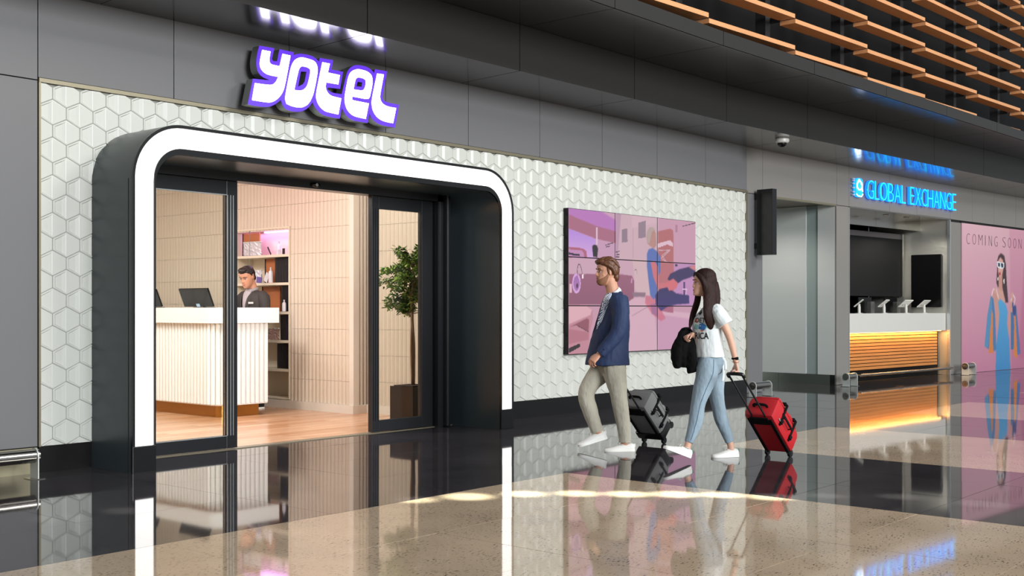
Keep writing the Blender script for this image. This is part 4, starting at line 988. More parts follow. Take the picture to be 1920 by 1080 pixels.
for (z0, z1, y1, lab) in ((1.593, 1.915, 11.93, 'black pleated hanging sample at the right of the second niche shelf'), (1.223, 1.55, 11.80, 'black upright folder at the right of the third niche shelf'),
                      (.858, 1.18, 11.82, 'black upright folder at the right of the fourth niche shelf'), (.493, .81, 11.89, 'wide black box at the right of the fifth niche shelf')):
    t = thing('black_folder', (9.28, (11.58 + y1) / 2, z0), lab, 'folder', 'black folders in the niche')
    mb = MB(); mb.rbox(9.238, 9.42, 11.575, y1, z0, z1, .004); mb.build('cover', M['blackboard'], t)
    mb = MB(); n = int((y1 - 11.58) / .03)
    for k in range(n): mb.rbox(9.232, 9.24, 11.58 + k * .03, 11.603 + k * .03, z0 + .004, z1 - .004, .002)
    mb.build('ribbing', M['blackboard'], t)
def bag(x, y, z, w, h, m, label):
    t = thing('zip_pouch', (x, y, z), label, 'pouch')
    mb = MB(); vs = []
    for i in range(13):
        for j in range(9):
            u, v = i / 12 - .5, j / 8; b = .03 * (1 - (2 * u) ** 2) * (1 - v * .8)
            vs.append((x - b + rnd.uniform(-.006, .006), y + u * w, z + v * h))
    n = len(vs); vs += [(2 * x - v[0] + .004, v[1], v[2]) for v in vs]
    fs = [(i * 9 + j, i * 9 + j + 1, (i + 1) * 9 + j + 1, (i + 1) * 9 + j) for i in range(12) for j in range(8)]
    fs += [tuple(a + n for a in f[::-1]) for f in fs]
    mb.add(vs, fs); mb.build('bag', M[m], t)
    mb = MB(); mb.rbox(x - .008, x + .012, y - w / 2, y + w / 2, z + h - .012, z + h + .003, .002); mb.build('zip', M['white'], t)
bag(9.208, 12.37, 1.955, .38, .18, 'pouch', 'crinkled silvery zip pouch on the top niche shelf')
bag(9.23, 12.32, 1.593, .24, .17, 'pouch', 'silvery zip pouch beside the receptionist on the second niche shelf')
M['rosepouch'] = mat('rose_pouch', 'a08078', .3, bump=((60, 60, 60), .8, .01))
bag(9.22, 11.95, .858, .24, .15, 'rosepouch', 'rose tinted zip pouch on the fourth niche shelf')
def bottle(x, y, z, h, label, m='bottle', r=.03):
    t = thing('bottle', (x, y, z), label, 'bottle')
    mb = MB(); mb.lathe([(r - .004, 0), (r, .004), (r, h * .62), (r * .8, h * .74), (r * .35, h * .8), (r * .35, h * .86)], (x, y, z), 16); mb.build('body', M[m], t, smooth=40)
    mb = MB(); mb.lathe([(r * .4, h * .86), (r * .4, h)], (x, y, z), 12); mb.build('cap', M['white'], t, smooth=40)
bottle(9.33, 11.97, 1.953, .18, 'white bottle on the top niche shelf right of the pouch'); bottle(9.24, 11.62, 1.953, .16, 'pale bottle at the right end of the top niche shelf')
bottle(9.21, 11.985, 1.593, .2, 'white bottle before the terracotta board on the second niche shelf')
bottle(9.203, 11.70, 1.223, .15, 'clear bottle before the black folder on the third niche shelf', r=.028)
def card(x, y, z, w, h, m, tilt, label):
    T = Matrix.Translation((x, y, z)) @ Matrix.Rotation(tilt, 4, 'X')
    mb = MB(); mb.rbox(-.004, .004, -w / 2, w / 2, 0, h, .001, T=T); mb.build('card', M[m], label=label, cat='card')
card(9.21, 11.98, 1.958, .018, .12, 'blackboard', -.6, 'slim black pen-shaped gadget leaning on the top niche shelf')
card(9.21, 11.72, 1.953, .045, .075, 'blackboard', 0, 'small black framed card at the right of the top niche shelf')
card(9.21, 11.80, 1.953, .06, .06, 'pouch', 0, 'small pale card between two black items on the top niche shelf')
card(9.20, 12.22, 1.596, .10, .075, 'pur', .1, 'purple card beside the receptionist on the second niche shelf')
card(9.21, 12.10, 1.612, .075, .12, 'bottle', .55, 'tilted white card on the second niche shelf')

# potted tree
t = thing('potted_tree', (8.97, 9.13, 0), 'small leafy green tree in a dark bronze square pot behind the right glass', 'plant')
mb = MB(); mb.prism([(8.79, 8.95), (9.15, 8.95), (9.15, 9.31), (8.79, 9.31)], .004, .40, 'Z'); mb.build('pot', M['pot'], t)
mb = MB(); mb.box(8.82, 9.12, 8.98, 9.28, .40, .41); mb.build('soil', M['soil'], t)
TX, TY = 8.97, 9.13
mb = MB(); mb.tube([(TX, TY, .38), (TX + .01, TY, .8), (TX - .005, TY + .01, 1.15), (TX, TY, 1.5), (TX - .01, TY, 1.9)], [.022, .02, .018, .014, .006], n=9, sub=3)
mb.tube([(TX - .02, TY - .01, .4), (TX - .03, TY, .8), (TX - .01, TY + .01, 1.2), (TX - .1, TY - .05, 1.5)], [.014, .012, .01, .004], n=7, sub=3)
br = []
for k in range(46):
    a = rnd.uniform(0, 2 * PI); z0 = rnd.uniform(1.12, 1.8); rr = rnd.uniform(.16, .43) * (1 - .25 * abs(z0 - 1.5) / .4)
    e = Vector((min(TX + rr * math.cos(a), 9.22), max(TY + rr * math.sin(a) * .9, 8.78), min(z0 + rnd.uniform(-.06, .28), 2.02)))
    s0 = Vector((TX, TY, z0)); md = s0.lerp(e, .5) + Vector((0, 0, .04)); br.append((s0, md, e))
    mb.tube([s0, md, e], [.006, .0045, .002], n=5, sub=2)
tr = mb.build('trunk', M['bark'], t, smooth=True)
for mi, (mm, seed) in enumerate((('leaf', 3), ('leaf2', 7))):
    R = random.Random(seed); mb = MB()
    for k in range(2900 if mi == 0 else 1300):
        s0, md, e = R.choice(br); u = R.uniform(.3, 1.08)
        p = s0.lerp(md, u * 2) if u < .5 else md.lerp(e, u * 2 - 1)
        p = p + Vector((R.gauss(0, .022), R.gauss(0, .022), R.gauss(0, .022)))
        L = R.uniform(.045, .075); wv = L * .42
        T = Matrix.Translation(p) @ Matrix.Rotation(R.uniform(0, 2 * PI), 4, 'Z') @ Matrix.Rotation(R.uniform(-.9, .7), 4, 'Y') @ Matrix.Rotation(R.uniform(-.6, .6), 4, 'X')
        vs = [T @ Vector(q) for q in ((0, 0, 0), (L * .35, wv / 2, .004), (L * .75, wv * .36, .0), (L, 0, -.006), (L * .75, -wv * .36, 0), (L * .35, -wv / 2, .004), (L * .5, 0, -.004))]
        mb.add(vs, [(0, 1, 6), (1, 2, 6), (2, 3, 6), (3, 4, 6), (4, 5, 6), (5, 0, 6)])
    mb.build('foliage', M[mm], t, smooth=True, kind='stuff')

# ================================================================== PEOPLE AND LUGGAGE
M['skin'] = mat('skin', 'c99378', .5, var=((18, 18, 18), .05)); M['skin_w'] = mat('skin_light', 'd3a48d', .5, var=((18, 18, 18), .05))
M['skin_r'] = mat('skin_tan', 'cb9174', .5, var=((18, 18, 18), .05))
M['hair_m'] = mat('brown_hair', '5a351f', .45, var=((14, 40, 40), .3), bump=((60, 200, 60), .4, .005)); M['hair_w'] = mat('dark_hair', '26130f', .6, spec=.2, var=((90, 90, 3), .3), bump=((140, 140, 4), .5, .008))
M['hair_r'] = mat('black_hair', '1f1712', .45, bump=((90, 90, 90), .5, .006)); M['stub'] = mat('stubble', '8f6248', .8, var=((60, 60, 60), .2))
M['lip'] = mat('lip', 'a86458', .45); M['eyew'] = mat('eye', '2a201c', .2); M['brow'] = mat('brow', '3d2718', .7)
M['navy'] = mat('navy_cloth', '1a2d52', .75, bump=((22, 22, 9), .5, .012)); M['navy_in'] = mat('navy_dark', '16233f', .7)
M['chino'] = mat('sage_chino', 'b0ab9b', .8, bump=((20, 20, 7), .9, .014)); M['shirtw'] = mat('white_shirt', 'e4e6ea', .7)
M['jean'] = mat('light_denim', '8c9fac', .8, var=((10, 10, 4), .14), bump=((26, 26, 10), .8, .010)); M['tee'] = mat('white_tee', 'dfe6e8', .8, bump=((16, 16, 6), .8, .014))
M['shoe'] = mat('white_leather', 'e3e2dd', .5); M['sole'] = mat('white_rubber', 'efeee9', .5); M['lace'] = mat('lace', 'c9c6be', .7); M['green'] = mat('green_tab', '1d6b4a', .5)
M['blackcloth'] = mat('black_cloth', '0b0b0c', .9, spec=.15, bump=((20, 20, 8), .8, .014)); M['suit'] = mat('dark_suit', '35302e', .75, bump=((20, 20, 8), .4, .01)); M['greyshirt'] = mat('grey_shirt', 'a39a9c', .7)
M['seamt'] = mat('denim_seam', '5c7890', .8); M['ink'] = mat('print_black', '15171c', .6); M['orange'] = mat('print_orange', 'd8683a', .6); M['bluep'] = mat('print_blue', '2c6db0', .6); M['aqua'] = mat('print_aqua', '86c3c0', .6)

def stripes():
    m = mat('striped_shirt', 'e6e9ee', .7); nt = m.node_tree; b = nt.nodes['Principled BSDF']
    tc = nt.nodes.new('ShaderNodeTexCoord'); mp = nt.nodes.new('ShaderNodeMapping'); mp.inputs['Rotation'].default_value = (.5, .5, .3)
    nt.links.new(tc.outputs['Object'], mp.inputs[0])
    w = nt.nodes.new('ShaderNodeTexWave'); w.inputs['Scale'].default_value = 30; w.inputs['Distortion'].default_value = 7; w.inputs['Detail'].default_value = 1
    nt.links.new(mp.outputs[0], w.inputs[0]); r = nt.nodes.new('ShaderNodeValToRGB'); e = r.color_ramp.elements
    e[0].position = .42; e[0].color = (*lin('39507c'), 1); e[1].position = .52; e[1].color = (*lin('e6e9ee'), 1)
    nt.links.new(w.outputs[0], r.inputs[0]); nt.links.new(r.outputs[0], b.inputs['Base Color']); return m
M['stripe'] = stripes()

def person(loc, heading, label):
    o = bpy.data.objects.new('person', None); COL.objects.link(o); o.location = loc; o.rotation_euler = (0, 0, heading)
    ORG[o.name] = Vector((0, 0, 0)); return tag(o, label, 'person')

def nose_x(x, nose): return .084 + (x - .084) * nose
HP = [(0, .072, -.040, .026), (.010, .094, -.030, .036), (.032, .098, -.045, .050), (.055, .097, -.062, .058), (.078, .095, -.078, .064), (.10, .092, -.088, .069),
      (.122, .088, -.094, .072), (.145, .094, -.098, .0745), (.170, .090, -.100, .076), (.195, .078, -.094, .071), (.216, .054, -.072, .055), (.230, .020, -.036, .032)]
def head(mb, T, jaw=1.0, nose=1.0):
    n = 20; vs = []
    for i, (z, xf, xb, w) in enumerate(HP):
        w = w * (jaw if z < .06 else 1); c = (xf + xb) / 2; r = (xf - xb) / 2
        for k in range(n):
            a = 2 * PI * k / n; ca, sa = math.cos(a), math.sin(a)
            p = .82
            x = c + r * math.copysign(abs(ca) ** p, ca); y = w * math.copysign(abs(sa) ** .92, sa)
            if .105 < z < .13 and ca > .3 and .25 < abs(sa) < .8: x -= .008       # eye sockets
            vs.append(T @ Vector((x, y, z)))
    N = len(HP); fs = [(i * n + k, i * n + (k + 1) % n, (i + 1) * n + (k + 1) % n, (i + 1) * n + k) for i in range(N - 1) for k in range(n)]
    fs += [tuple(range(n))[::-1], tuple((N - 1) * n + k for k in range(n))]
    mb.add(vs, fs)
    mb.tube([T @ Vector(p) for p in ((.082, 0, .136), (nose_x(.096, nose), 0, .116), (nose_x(.107, nose), 0, .098), (nose_x(.112, nose), 0, .090), (.096, 0, .082))], [.007, .0078 * nose ** .5, .0092 * nose ** .5, .0098 * nose ** .5, .008], n=10, lat=T.to_3x3() @ Vector((0, 1, 0)))
    for s in (-1, 1):
        mb.ball(T @ Vector((.099, s * .010, .087)), .0078, 8, 6)
        mb.ball(Vector(T @ Vector((-.006, s * .074, .112))), (.017, .0075, .030), 12, 8, T=(T.to_3x3() @ Matrix.Rotation(s * .35, 3, 'Z') @ Matrix.Rotation(-.15, 3, 'Y')).to_4x4())
        mb.ball(T @ Vector((.052, s * .046, .088)), .016, 10, 8)
    mb.ball(T @ Vector((.091, 0, .057)), (.009, .022, .006), 12, 8, T=T.to_3x3().to_4x4()); mb.ball(T @ Vector((.089, 0, .047)), (.009, .019, .007), 12, 8, T=T.to_3x3().to_4x4())
    mb.ball(T @ Vector((.083, 0, .018)), (.017, .022, .016), 12, 8, T=T.to_3x3().to_4x4())
    for s in (-1, 1): mb.tube([T @ Vector(p) for p in ((.091, s * .012, .143), (.087, s * .035, .147), (.073, s * .055, .141))], [.006, .0065, .005], n=8)

def face_bits(body, T, brow, lipm):
    R = T.to_3x3().to_4x4()
    for s in (-1, 1):
        mb = MB(); mb.ball(T @ Vector((.0752, s * .030, .118)), (.010, .0105, .0068), 14, 10, T=R); e = mb.build('eye', M['white'], body, smooth=True)
        mb = MB(); mb.ball(T @ Vector((.0828, s * .0305, .118)), (.0035, .0050, .0052), 12, 8, T=R); mb.build('iris', M['eyew'], body, smooth=True)
        mb = MB(); mb.tube([T @ Vector(p) for p in ((.0955, s * .014, .142), (.0935, s * .033, .149), (.078, s * .056, .143))], [.0022, .0034, .0016], n=8, sub=2); mb.build('eyebrow', M[brow], body, smooth=True)
        mb = MB(); mb.tube([T @ Vector(p) for p in ((.083, s * .018, .122), (.0862, s * .031, .1255), (.079, s * .043, .121))], [.0014, .0026, .0014], n=6, sub=2); mb.build('eyelid', M[brow], body, smooth=True)
    mb = MB(); mb.ball(T @ Vector((.0955, 0, .0565)), (.006, .020, .0036), 14, 8, T=R); mb.ball(T @ Vector((.0938, 0, .0480)), (.006, .017, .0042), 14, 8, T=R)
    mb.build('lips', M[lipm], body, smooth=True)

def hand(mb, wr, d, nrm, wdir, curl, s=1.0, thumb_curl=.5, spread=.02):
    wr, d, nrm = Vector(wr), Vector(d).normalized(), Vector(nrm)
    nrm = (nrm - d * nrm.dot(d)).normalized(); w = Vector(wdir); w = (w - d * w.dot(d) - nrm * w.dot(nrm)).normalized()
    mb.tube([wr - d * .02 * s, wr + d * .01 * s, wr + d * .05 * s, wr + d * .088 * s], [(.026 * s, .019 * s), (.029 * s, .018 * s), (.040 * s, .016 * s), (.038 * s, .013 * s)], n=14, lat=w, sub=2)
    for i, L in enumerate((.070, .079, .073, .056)):
        base = wr + d * (.080 - .004 * abs(i - 1)) * s + w * (.0285 - .0195 * i) * s
        a = 0; p = base; pts = [base - d * .012 * s, base]; c = curl * (1 + .08 * i)
        dd = (d + w * spread * (1.5 - i)).normalized()
        for k, f in enumerate((.46, .31, .23)):
            a += c * (1.0, 1.05, .75)[k]
            p = p + (dd * math.cos(a) + nrm * math.sin(a)) * L * f * s; pts.append(p.copy())
        mb.tube(pts, [.0088 * s, .0088 * s, .0080 * s, .0072 * s, .0058 * s], n=8, lat=w, sub=2)
    b = wr + d * .022 * s + w * .026 * s; v1 = (d * .75 + w * .62 + nrm * .25).normalized(); v2 = (d * .9 + w * .12 + nrm * thumb_curl).normalized()
    mb.tube([b - v1 * .008, b, b + v1 * .038 * s, b + v1 * .038 * s + v2 * .030 * s, b + v1 * .038 * s + v2 * .054 * s], [.013 * s, .0135 * s, .0105 * s, .0092 * s, .0068 * s], n=8, lat=nrm, sub=2)

def shoe(parent, T, L, tabm, name='shoe', lacem='lace'):
    k = L / .275
    st = [(-.122, .020, .058), (-.112, .031, .074), (-.085, .036, .078), (-.045, .037, .074), (-.015, .039, .076), (.02, .042, .064), (.06, .045, .050), (.10, .045, .040), (.13, .037, .034), (.148, .022, .026)]
    n = 12; vs = []
    for (x, w, h) in st:
        for j in range(n + 1):
            a = PI * j / n; vs.append(T @ (Vector((x, w * math.cos(a) * (1 + .05 * math.sin(a)), .016 + (h - .016) * math.sin(a) ** .8)) * k))
    N = len(st); fs = [(i * (n + 1) + j, i * (n + 1) + j + 1, (i + 1) * (n + 1) + j + 1, (i + 1) * (n + 1) + j) for i in range(N - 1) for j in range(n)]
    fs += [tuple(range(n + 1))[::-1], tuple((N - 1) * (n + 1) + j for j in range(n + 1))]
    fs += [tuple([i * (n + 1), (i + 1) * (n + 1), (i + 1) * (n + 1) + n, i * (n + 1) + n]) for i in range(N - 1)]
    mb = MB(); mb.add(vs, fs); u = mb.build(name, M['shoe'], parent, smooth=50)
    out = smooth_poly([(x, w + .004) for x, w, h in st] + [(.155, 0)] + [(x, -w - .004) for x, w, h in st[::-1]] + [(-.128, 0)], 1, 180)
    mb = MB(); mb.prism(out, 0, .022, 'Z'); mb.v = [tuple(T @ (Vector(v) * k)) for v in mb.v]; mb.build('sole', M['sole'], u, smooth=40)
    mb = MB()
    for i in range(5):
        x = .0 + i * .014; h = .078 - .0125 * i * .9
        mb.tube([T @ (Vector((x - .004, s * .022, h - .016)) * k if s else Vector((x, 0, h)) * k) for s in (-1, 0, 1)], .0028, n=6, sub=2)
        mb.tube([T @ (Vector(q) * k) for q in ((x, .024, h - .017), (x + .007, 0, h - .001), (x + .014, -.024, h - .022))], .0025, n=6)
    for s in (-1, 1): mb.tube([T @ (Vector(q) * k) for q in ((-.002, 0, .08), (.012, s * .016, .088), (.024, s * .022, .070), (.008, s * .006, .076))], .0022, n=6, sub=3)
    mb.build('laces', M[lacem], u, smooth=True)
    mb = MB(); mb.rbox(-.129, -.112, -.014, .014, .045, .074, .003); mb.v = [tuple(T @ (Vector(v) * k)) for v in mb.v]; mb.build('heel_tab', M[tabm], u)
    mb = MB(); mb.ball((0, 0, 0), (.036, .028, .006), 16, 6, T=Matrix.Translation((-.062, 0, .078))); mb.v = [tuple(T @ (Vector(v) * k)) for v in mb.v]; mb.build('collar', M['lace'], u, smooth=True)
    return u

def wrinkle(o, amp, sc=14):
    me = o.data; n = len(me.vertices); co = np.empty(n * 3); me.vertices.foreach_get('co', co); co = co.reshape(-1, 3)
    no = np.empty(n * 3); me.vertices.foreach_get('normal', no); no = no.reshape(-1, 3)
    for i in range(n):
        c = co[i]; f = noise.noise((c[0] * sc, c[1] * sc, c[2] * sc * .55)) + .5 * noise.noise((c[0] * sc * 2.3, c[1] * sc * 2.3, c[2] * sc * 1.6))
        co[i] += no[i] * f * amp
    me.vertices.foreach_set('co', co.ravel()); me.update()

# ---------------------------------------------------------------- walking man
HM = math.radians(150)
man = person((8.3245, 5.9276, 0), HM, 'walking bearded man in navy blazer, pale chinos and white sneakers, pulling a grey suitcase')
TM = Matrix.Translation(Vector((0.0695, 0.0000, 1.4674))) @ Matrix.Rotation(math.radians(-3), 4, 'Z') @ Matrix.Rotation(math.radians(2), 4, 'Y') @ Matrix.Scale(.98, 4)
mb = MB(); head(mb, TM, 1, .85)
nb = Vector((0.0023, 0.0000, 1.3447))
mb.tube([TM @ Vector((-.028, 0, .055)), TM @ Vector((-.034, 0, .0)), nb], [(.056, .058), (.055, .056), (.062, .062)], n=16, sub=2)
mb.tube([nb + Vector((0, 0, .01)), (0.0023, 0.0000, 1.2879), (0.0178, 0.0000, 1.1553), (0.0282, 0.0000, 0.9661), (0.0282, 0.0000, 0.7957)], [(.075, .06), (.155, .085), (.16, .11), (.145, .105), (.14, .09)], n=18, sub=3)
aN = [(0.0368, 0.1650, 1.3152), (0.0400, 0.2050, 1.1943), (0.0797, 0.2250, 1.0557), (0.1583, 0.2200, 0.9454), (0.2400, 0.2000, 0.8580)]; rN = [.05, .047, .04, .036, .028]
mb.tube(aN, rN, n=12, sub=3)
aF = [(-0.0836, -0.1650, 1.3175), (-0.1231, -0.2050, 1.1773), (-0.1552, -0.2400, 1.0359), (-0.1057, -0.2600, 0.8850), (-0.0428, -0.2500, 0.7356)]; mb.tube(aF, rN, n=12, sub=3)
hand(mb, aN[-1], (.72, -.02, -.62), (-.55, -.35, -.45), (.55, -.45, .7), .62, 1.0)
hand(mb, aF[-1], (.35, 0, -.93), (-.9, 0, -.3), (.1, .95, .0), 1.0, .98)
lN = [(0.0667, 0.0850, 0.7342), (0.0125, 0.0900, 0.5692), (-0.0184, 0.0900, 0.3805), (-0.0400, 0.0880, 0.2151), (-0.0620, 0.0850, 0.0446)]; rL = [.072, .066, .052, .044, .036]
lF = [(0.0261, -0.0850, 0.7253), (0.1692, -0.0900, 0.6230), (0.2414, -0.0900, 0.5155), (0.1899, -0.0900, 0.3387), (0.1175, -0.0900, 0.1462)]
mb.tube(lN, rL, n=14, sub=3); mb.tube(lF, rL, n=14, sub=3)
body = fuse(mb, 'body', M['skin'], man, .0042, 3)
face_bits(body, TM, 'brow', 'lip')
# beard stubble over the jaw
mb = MB(); n = 22; vs = []
for (z, xf, xb, w) in ((-.006, .070, -.02, .030), (.008, .0965, -.012, .040), (.030, .1012, -.020, .0545), (.044, .0985, -.026, .0600), (.060, .084, -.026, .0655), (.080, .050, -.012, .0695), (.098, .030, .0, .0715)):
    for k in range(n):
        a = -PI * .56 + PI * 1.12 * k / (n - 1); c = (xf + xb) / 2; r = (xf - xb) / 2
        vs.append(TM @ Vector((c + r * math.copysign(abs(math.cos(a)) ** .82, math.cos(a)), w * math.copysign(abs(math.sin(a)) ** .92, math.sin(a)), z)))
mb.add(vs, [(i * n + k, i * n + k + 1, (i + 1) * n + k + 1, (i + 1) * n + k) for i in range(6) for k in range(n - 1)]); mb.tube([TM @ Vector(p) for p in ((.089, -.03, .055), (.097, -.012, .066), (.097, .012, .066), (.089, .03, .055))], .0035, n=8, sub=2)
mb.build('stubble', M['stub'], body, smooth=True)
RM = TM.to_3x3().to_4x4()
mb = MB(); B3 = lambda p, r: mb.ball(TM @ Vector(p), r, 18, 12, T=RM)
B3((-.012, 0, .180), (.095, .083, .070)); B3((-.060, 0, .135), (.056, .080, .088)); B3((-.072, 0, .070), (.040, .066, .055)); B3((-.052, 0, .035), (.030, .052, .030))
B3((.060, .0, .212), (.050, .062, .026)); B3((.082, -.01, .205), (.022, .045, .016))
for s in (-1, 1):
    mb.tube([TM @ Vector(p) for p in ((.075, s * .045, .200), (.04, s * .074, .185), (.0, s * .083, .165), (-.03, s * .083, .130), (-.045, s * .078, .09))], [.014, .018, .020, .020, .016], n=10, sub=2)
    mb.tube([TM @ Vector(p) for p in ((.020, s * .073, .165), (.018, s * .0745, .130), (.012, s * .073, .095))], [.012, .009, .004], n=8, sub=2)
    for q in (.0, .02, .04): mb.tube([TM @ Vector(p) for p in ((.085 - q, s * (.012 + q), .205), (.05 - q, s * (.03 + q), .238 - q * .5), (-.03, s * (.035 + q), .246 - q * .6), (-.10, s * (.03 + q), .19 - q))], [.008, .010, .010, .007], n=8, sub=3)
hm = fuse(mb, 'hair', M['hair_m'], man, .0042, 4); wrinkle(hm, .0016, 60)
# clothes
mb = MB(); mb.tube([(0.0334, 0.0000, 0.8053), (0.0334, 0.0000, 0.7296), (0.0282, 0.0000, 0.6632)], [(.165, .120), (.17, .125), (.13, .10)], n=22, sub=3, flat=True)
mb.tube([(0.0468, 0.0750, 0.7616), (0.0308, 0.0850, 0.6585), (0.0013, 0.0880, 0.4984), (-0.0193, 0.0880, 0.3757), (-0.0461, 0.0860, 0.2241), (-0.0625, 0.0840, 0.0821)], [.108, .100, .076, .071, .062, .053], n=18, sub=4)
mb.tube([(0.0411, -0.0750, 0.7451), (0.1197, -0.0850, 0.6699), (0.2002, -0.0900, 0.5762), (0.2362, -0.0900, 0.4822), (0.1950, -0.0900, 0.3388), (0.1330, -0.0900, 0.1705)], [.108, .098, .080, .073, .069, .055], n=18, sub=4)
tr = fuse(mb, 'trousers', M['chino'], man, .005, 7, .6); wrinkle(tr, .0042, 15)
mb = MB(); mb.tube([(-0.0625, 0.0840, 0.0915), (-0.0625, 0.0840, 0.0774)], [.0555, .0555], n=20); mb.tube([(0.1382, -0.0900, 0.1850), (0.1304, -0.0900, 0.1657)], [.0575, .0575], n=20); mb.build('hem', M['chino'], tr, smooth=40)
mb = MB(); mb.tube([(0.0023, 0.0000, 1.4016), (0.0023, 0.0000, 1.3352), (0.0075, 0.0000, 1.2500), (0.0230, 0.0000, 1.1080), (0.0540, 0.0000, 0.9427), (0.0695, 0.0000, 0.7869), (0.0695, 0.0000, 0.7585)], [(.07, .062), (.165, .088), (.19, .112), (.19, .145), (.182, .172), (.192, .195), (.193, .197)], n=28, sub=4, flat=True)
mb.tube([(0.0299, 0.1500, 1.3433), (0.0372, 0.2100, 1.2129), (0.0727, 0.2320, 1.0558), (0.1555, 0.2250, 0.9455), (0.2321, 0.2050, 0.8627)], [.085, .079, .068, .060, .048], n=18, sub=4)
mb.tube([(-0.0767, -0.1500, 1.3463), (-0.1208, -0.2000, 1.1919), (-0.1582, -0.2350, 1.0360), (-0.1012, -0.2500, 0.8805), (-0.0587, -0.2500, 0.7742)], [.085, .077, .066, .058, .048], n=18, sub=4)
jk = fuse(mb, 'blazer', M['navy'], man, .005, 2); wrinkle(jk, .0055, 13)
# shirt front, collar and lapels
mb = MB(); mb.tube([(0.0334, 0.0000, 1.3919), (0.0808, 0.0250, 1.3348), (0.1139, 0.0300, 1.2500), (0.1498, 0.0300, 1.1560), (0.1761, 0.0200, 1.0714)], [(.045, .030), (.055, .032), (.046, .028), (.030, .022), (.010, .010)], n=16, sub=3); sh = mb.build('shirt', M['stripe'], man, smooth=True)
mb = MB()
for s in (-1, 1):
    c = [(-0.0341, 0.0000, 1.4492), (0.0178, 0.0000, 1.4015), (0.0850, 0.0000, 1.3492), (0.0644, 0.0000, 1.4154)]
    mb.tube([Vector((-0.0393, 0.0000, 1.4350)) + Vector((0, s * .02, 0)), Vector((-0.0133, 0.0000, 1.4111)) + Vector((0, s * .064, 0)), Vector((0.0489, 0.0000, 1.3682)) + Vector((0, s * .05, 0)), Vector((0.0799, 0.0000, 1.3350)) + Vector((0, s * .030, 0))], [(.006, .022), (.006, .024), (.006, .020), (.004, .008)], n=8, sub=3)
mb.build('collar', M['shirtw'], sh, smooth=True)
mb = MB()
for s in (1, -1):
    p = [Vector(q) + Vector((0, s * dy, 0)) for q, dy in (((-0.0289, 0.0000, 1.4017), .085), ((0.0334, 0.0000, 1.3352), .095), ((0.0850, 0.0000, 1.2264), .085), ((0.1468, 0.0000, 1.1274), .055), ((0.1981, 0.0000, 1.0053), .03))]
    mb.tube(p, [(.004, .016), (.006, .030), (.006, .032), (.005, .022), (.004, .004)], n=8, sub=3, lat=(.5, s * .8, 0))
mb.build('lapel', M['navy'], jk, smooth=True)
mb = MB(); mb.tube([(-0.0307, 0.1300, 0.8987), (-0.0461, 0.1300, 0.7532)], [(.0015, .004)] * 2, n=6); mb.build('vent', M['navy_in'], jk)
mb = MB(); mb.ball((0.2342, 0.2550, 0.8829), .007, 8, 6); mb.ball((0.2173, 0.2620, 0.9059), .007, 8, 6); mb.build('cuff_button', M['navy_in'], jk, smooth=True)
shoe(man, Matrix.Translation(Vector((-0.0104, 0.0850, -0.0098))) @ Matrix.Rotation(math.radians(-12), 4, 'Z') @ Matrix.Translation((-.012, 0, .002)), .272, 'shoe')
shoe(man, Matrix.Translation(Vector((0.1589, -0.0900, 0.0669))) @ Matrix.Rotation(math.radians(-8), 4, 'Z') @ Matrix.Rotation(math.radians(15), 4, 'Y'), .275, 'shoe')

# ---------------------------------------------------------------- walking woman
HW = math.radians(150)
wom = person((8.5000, 4.8667, 0), HW, 'walking woman with long dark hair, printed white T-shirt, light blue jeans and white sneakers')
TW = Matrix.Translation(Vector((0.2475, 0.0000, 1.3610))) @ Matrix.Rotation(math.radians(-14), 4, 'Z') @ Matrix.Scale(.92, 4)
mb = MB(); head(mb, TW, .86, .55)
nb = Vector((0.1924, 0.0000, 1.2678))
mb.tube([TW @ Vector((-.03, 0, .05)), TW @ Vector((-.036, 0, 0)), nb], [(.045, .046), (.043, .044), (.05, .05)], n=14, sub=2)
mb.tube([nb + Vector((0, 0, .01)), (0.1873, 0.0000, 1.2144), (0.2124, 0.0000, 1.1344), (0.1974, 0.0000, 0.9832), (0.1873, 0.0000, 0.8230)], [(.06, .05), (.13, .07), (.135, .095), (.11, .085), (.14, .10)], n=18, sub=3)
aN = [(0.2163, 0.1400, 1.2412), (0.1689, 0.1700, 1.1450), (0.1258, 0.1900, 1.0400), (0.0939, 0.1950, 0.9392), (0.0619, 0.2000, 0.8076)]; rN = [.042, .038, .031, .027, .020]
mb.tube(aN, rN, n=12, sub=3)
aF = [(0.1192, -0.1400, 1.2410), (0.1224, -0.1800, 1.1320), (0.1637, -0.1700, 1.0146), (0.2738, -0.0800, 1.0086), (0.3567, -0.0100, 1.0420)]; mb.tube(aF, rN, n=12, sub=3)
hand(mb, aN[-1], (-.10, .0, -1), (.85, -.1, -.2), (.3, -.95, .0), 1.0, .86)
hand(mb, aF[-1], (.90, .25, -.25), (.0, .25, -.95), (.1, .95, .4), 1.0, .86)
mb.tube([(0.2493, 0.0750, 0.7654), (0.3115, 0.0800, 0.6129), (0.3461, 0.0800, 0.4732), (0.3757, 0.0800, 0.3293), (0.4298, 0.0800, 0.1736), (0.4494, 0.0800, 0.1131)], [.085, .065, .048, .045, .030, .029], n=14, sub=3)
mb.tube([(0.1251, -0.0750, 0.7560), (0.0917, -0.0800, 0.5977), (0.0714, -0.0800, 0.4532), (0.0357, -0.0800, 0.3035), (-0.0412, -0.0800, 0.1293), (-0.0566, -0.0800, 0.0564)], [.085, .065, .048, .045, .030, .029], n=14, sub=3)
bw = fuse(mb, 'body', M['skin_w'], wom, .0040, 3)
face_bits(bw, TW, 'brow', 'lip')
RW = TW.to_3x3().to_4x4()
mb = MB()
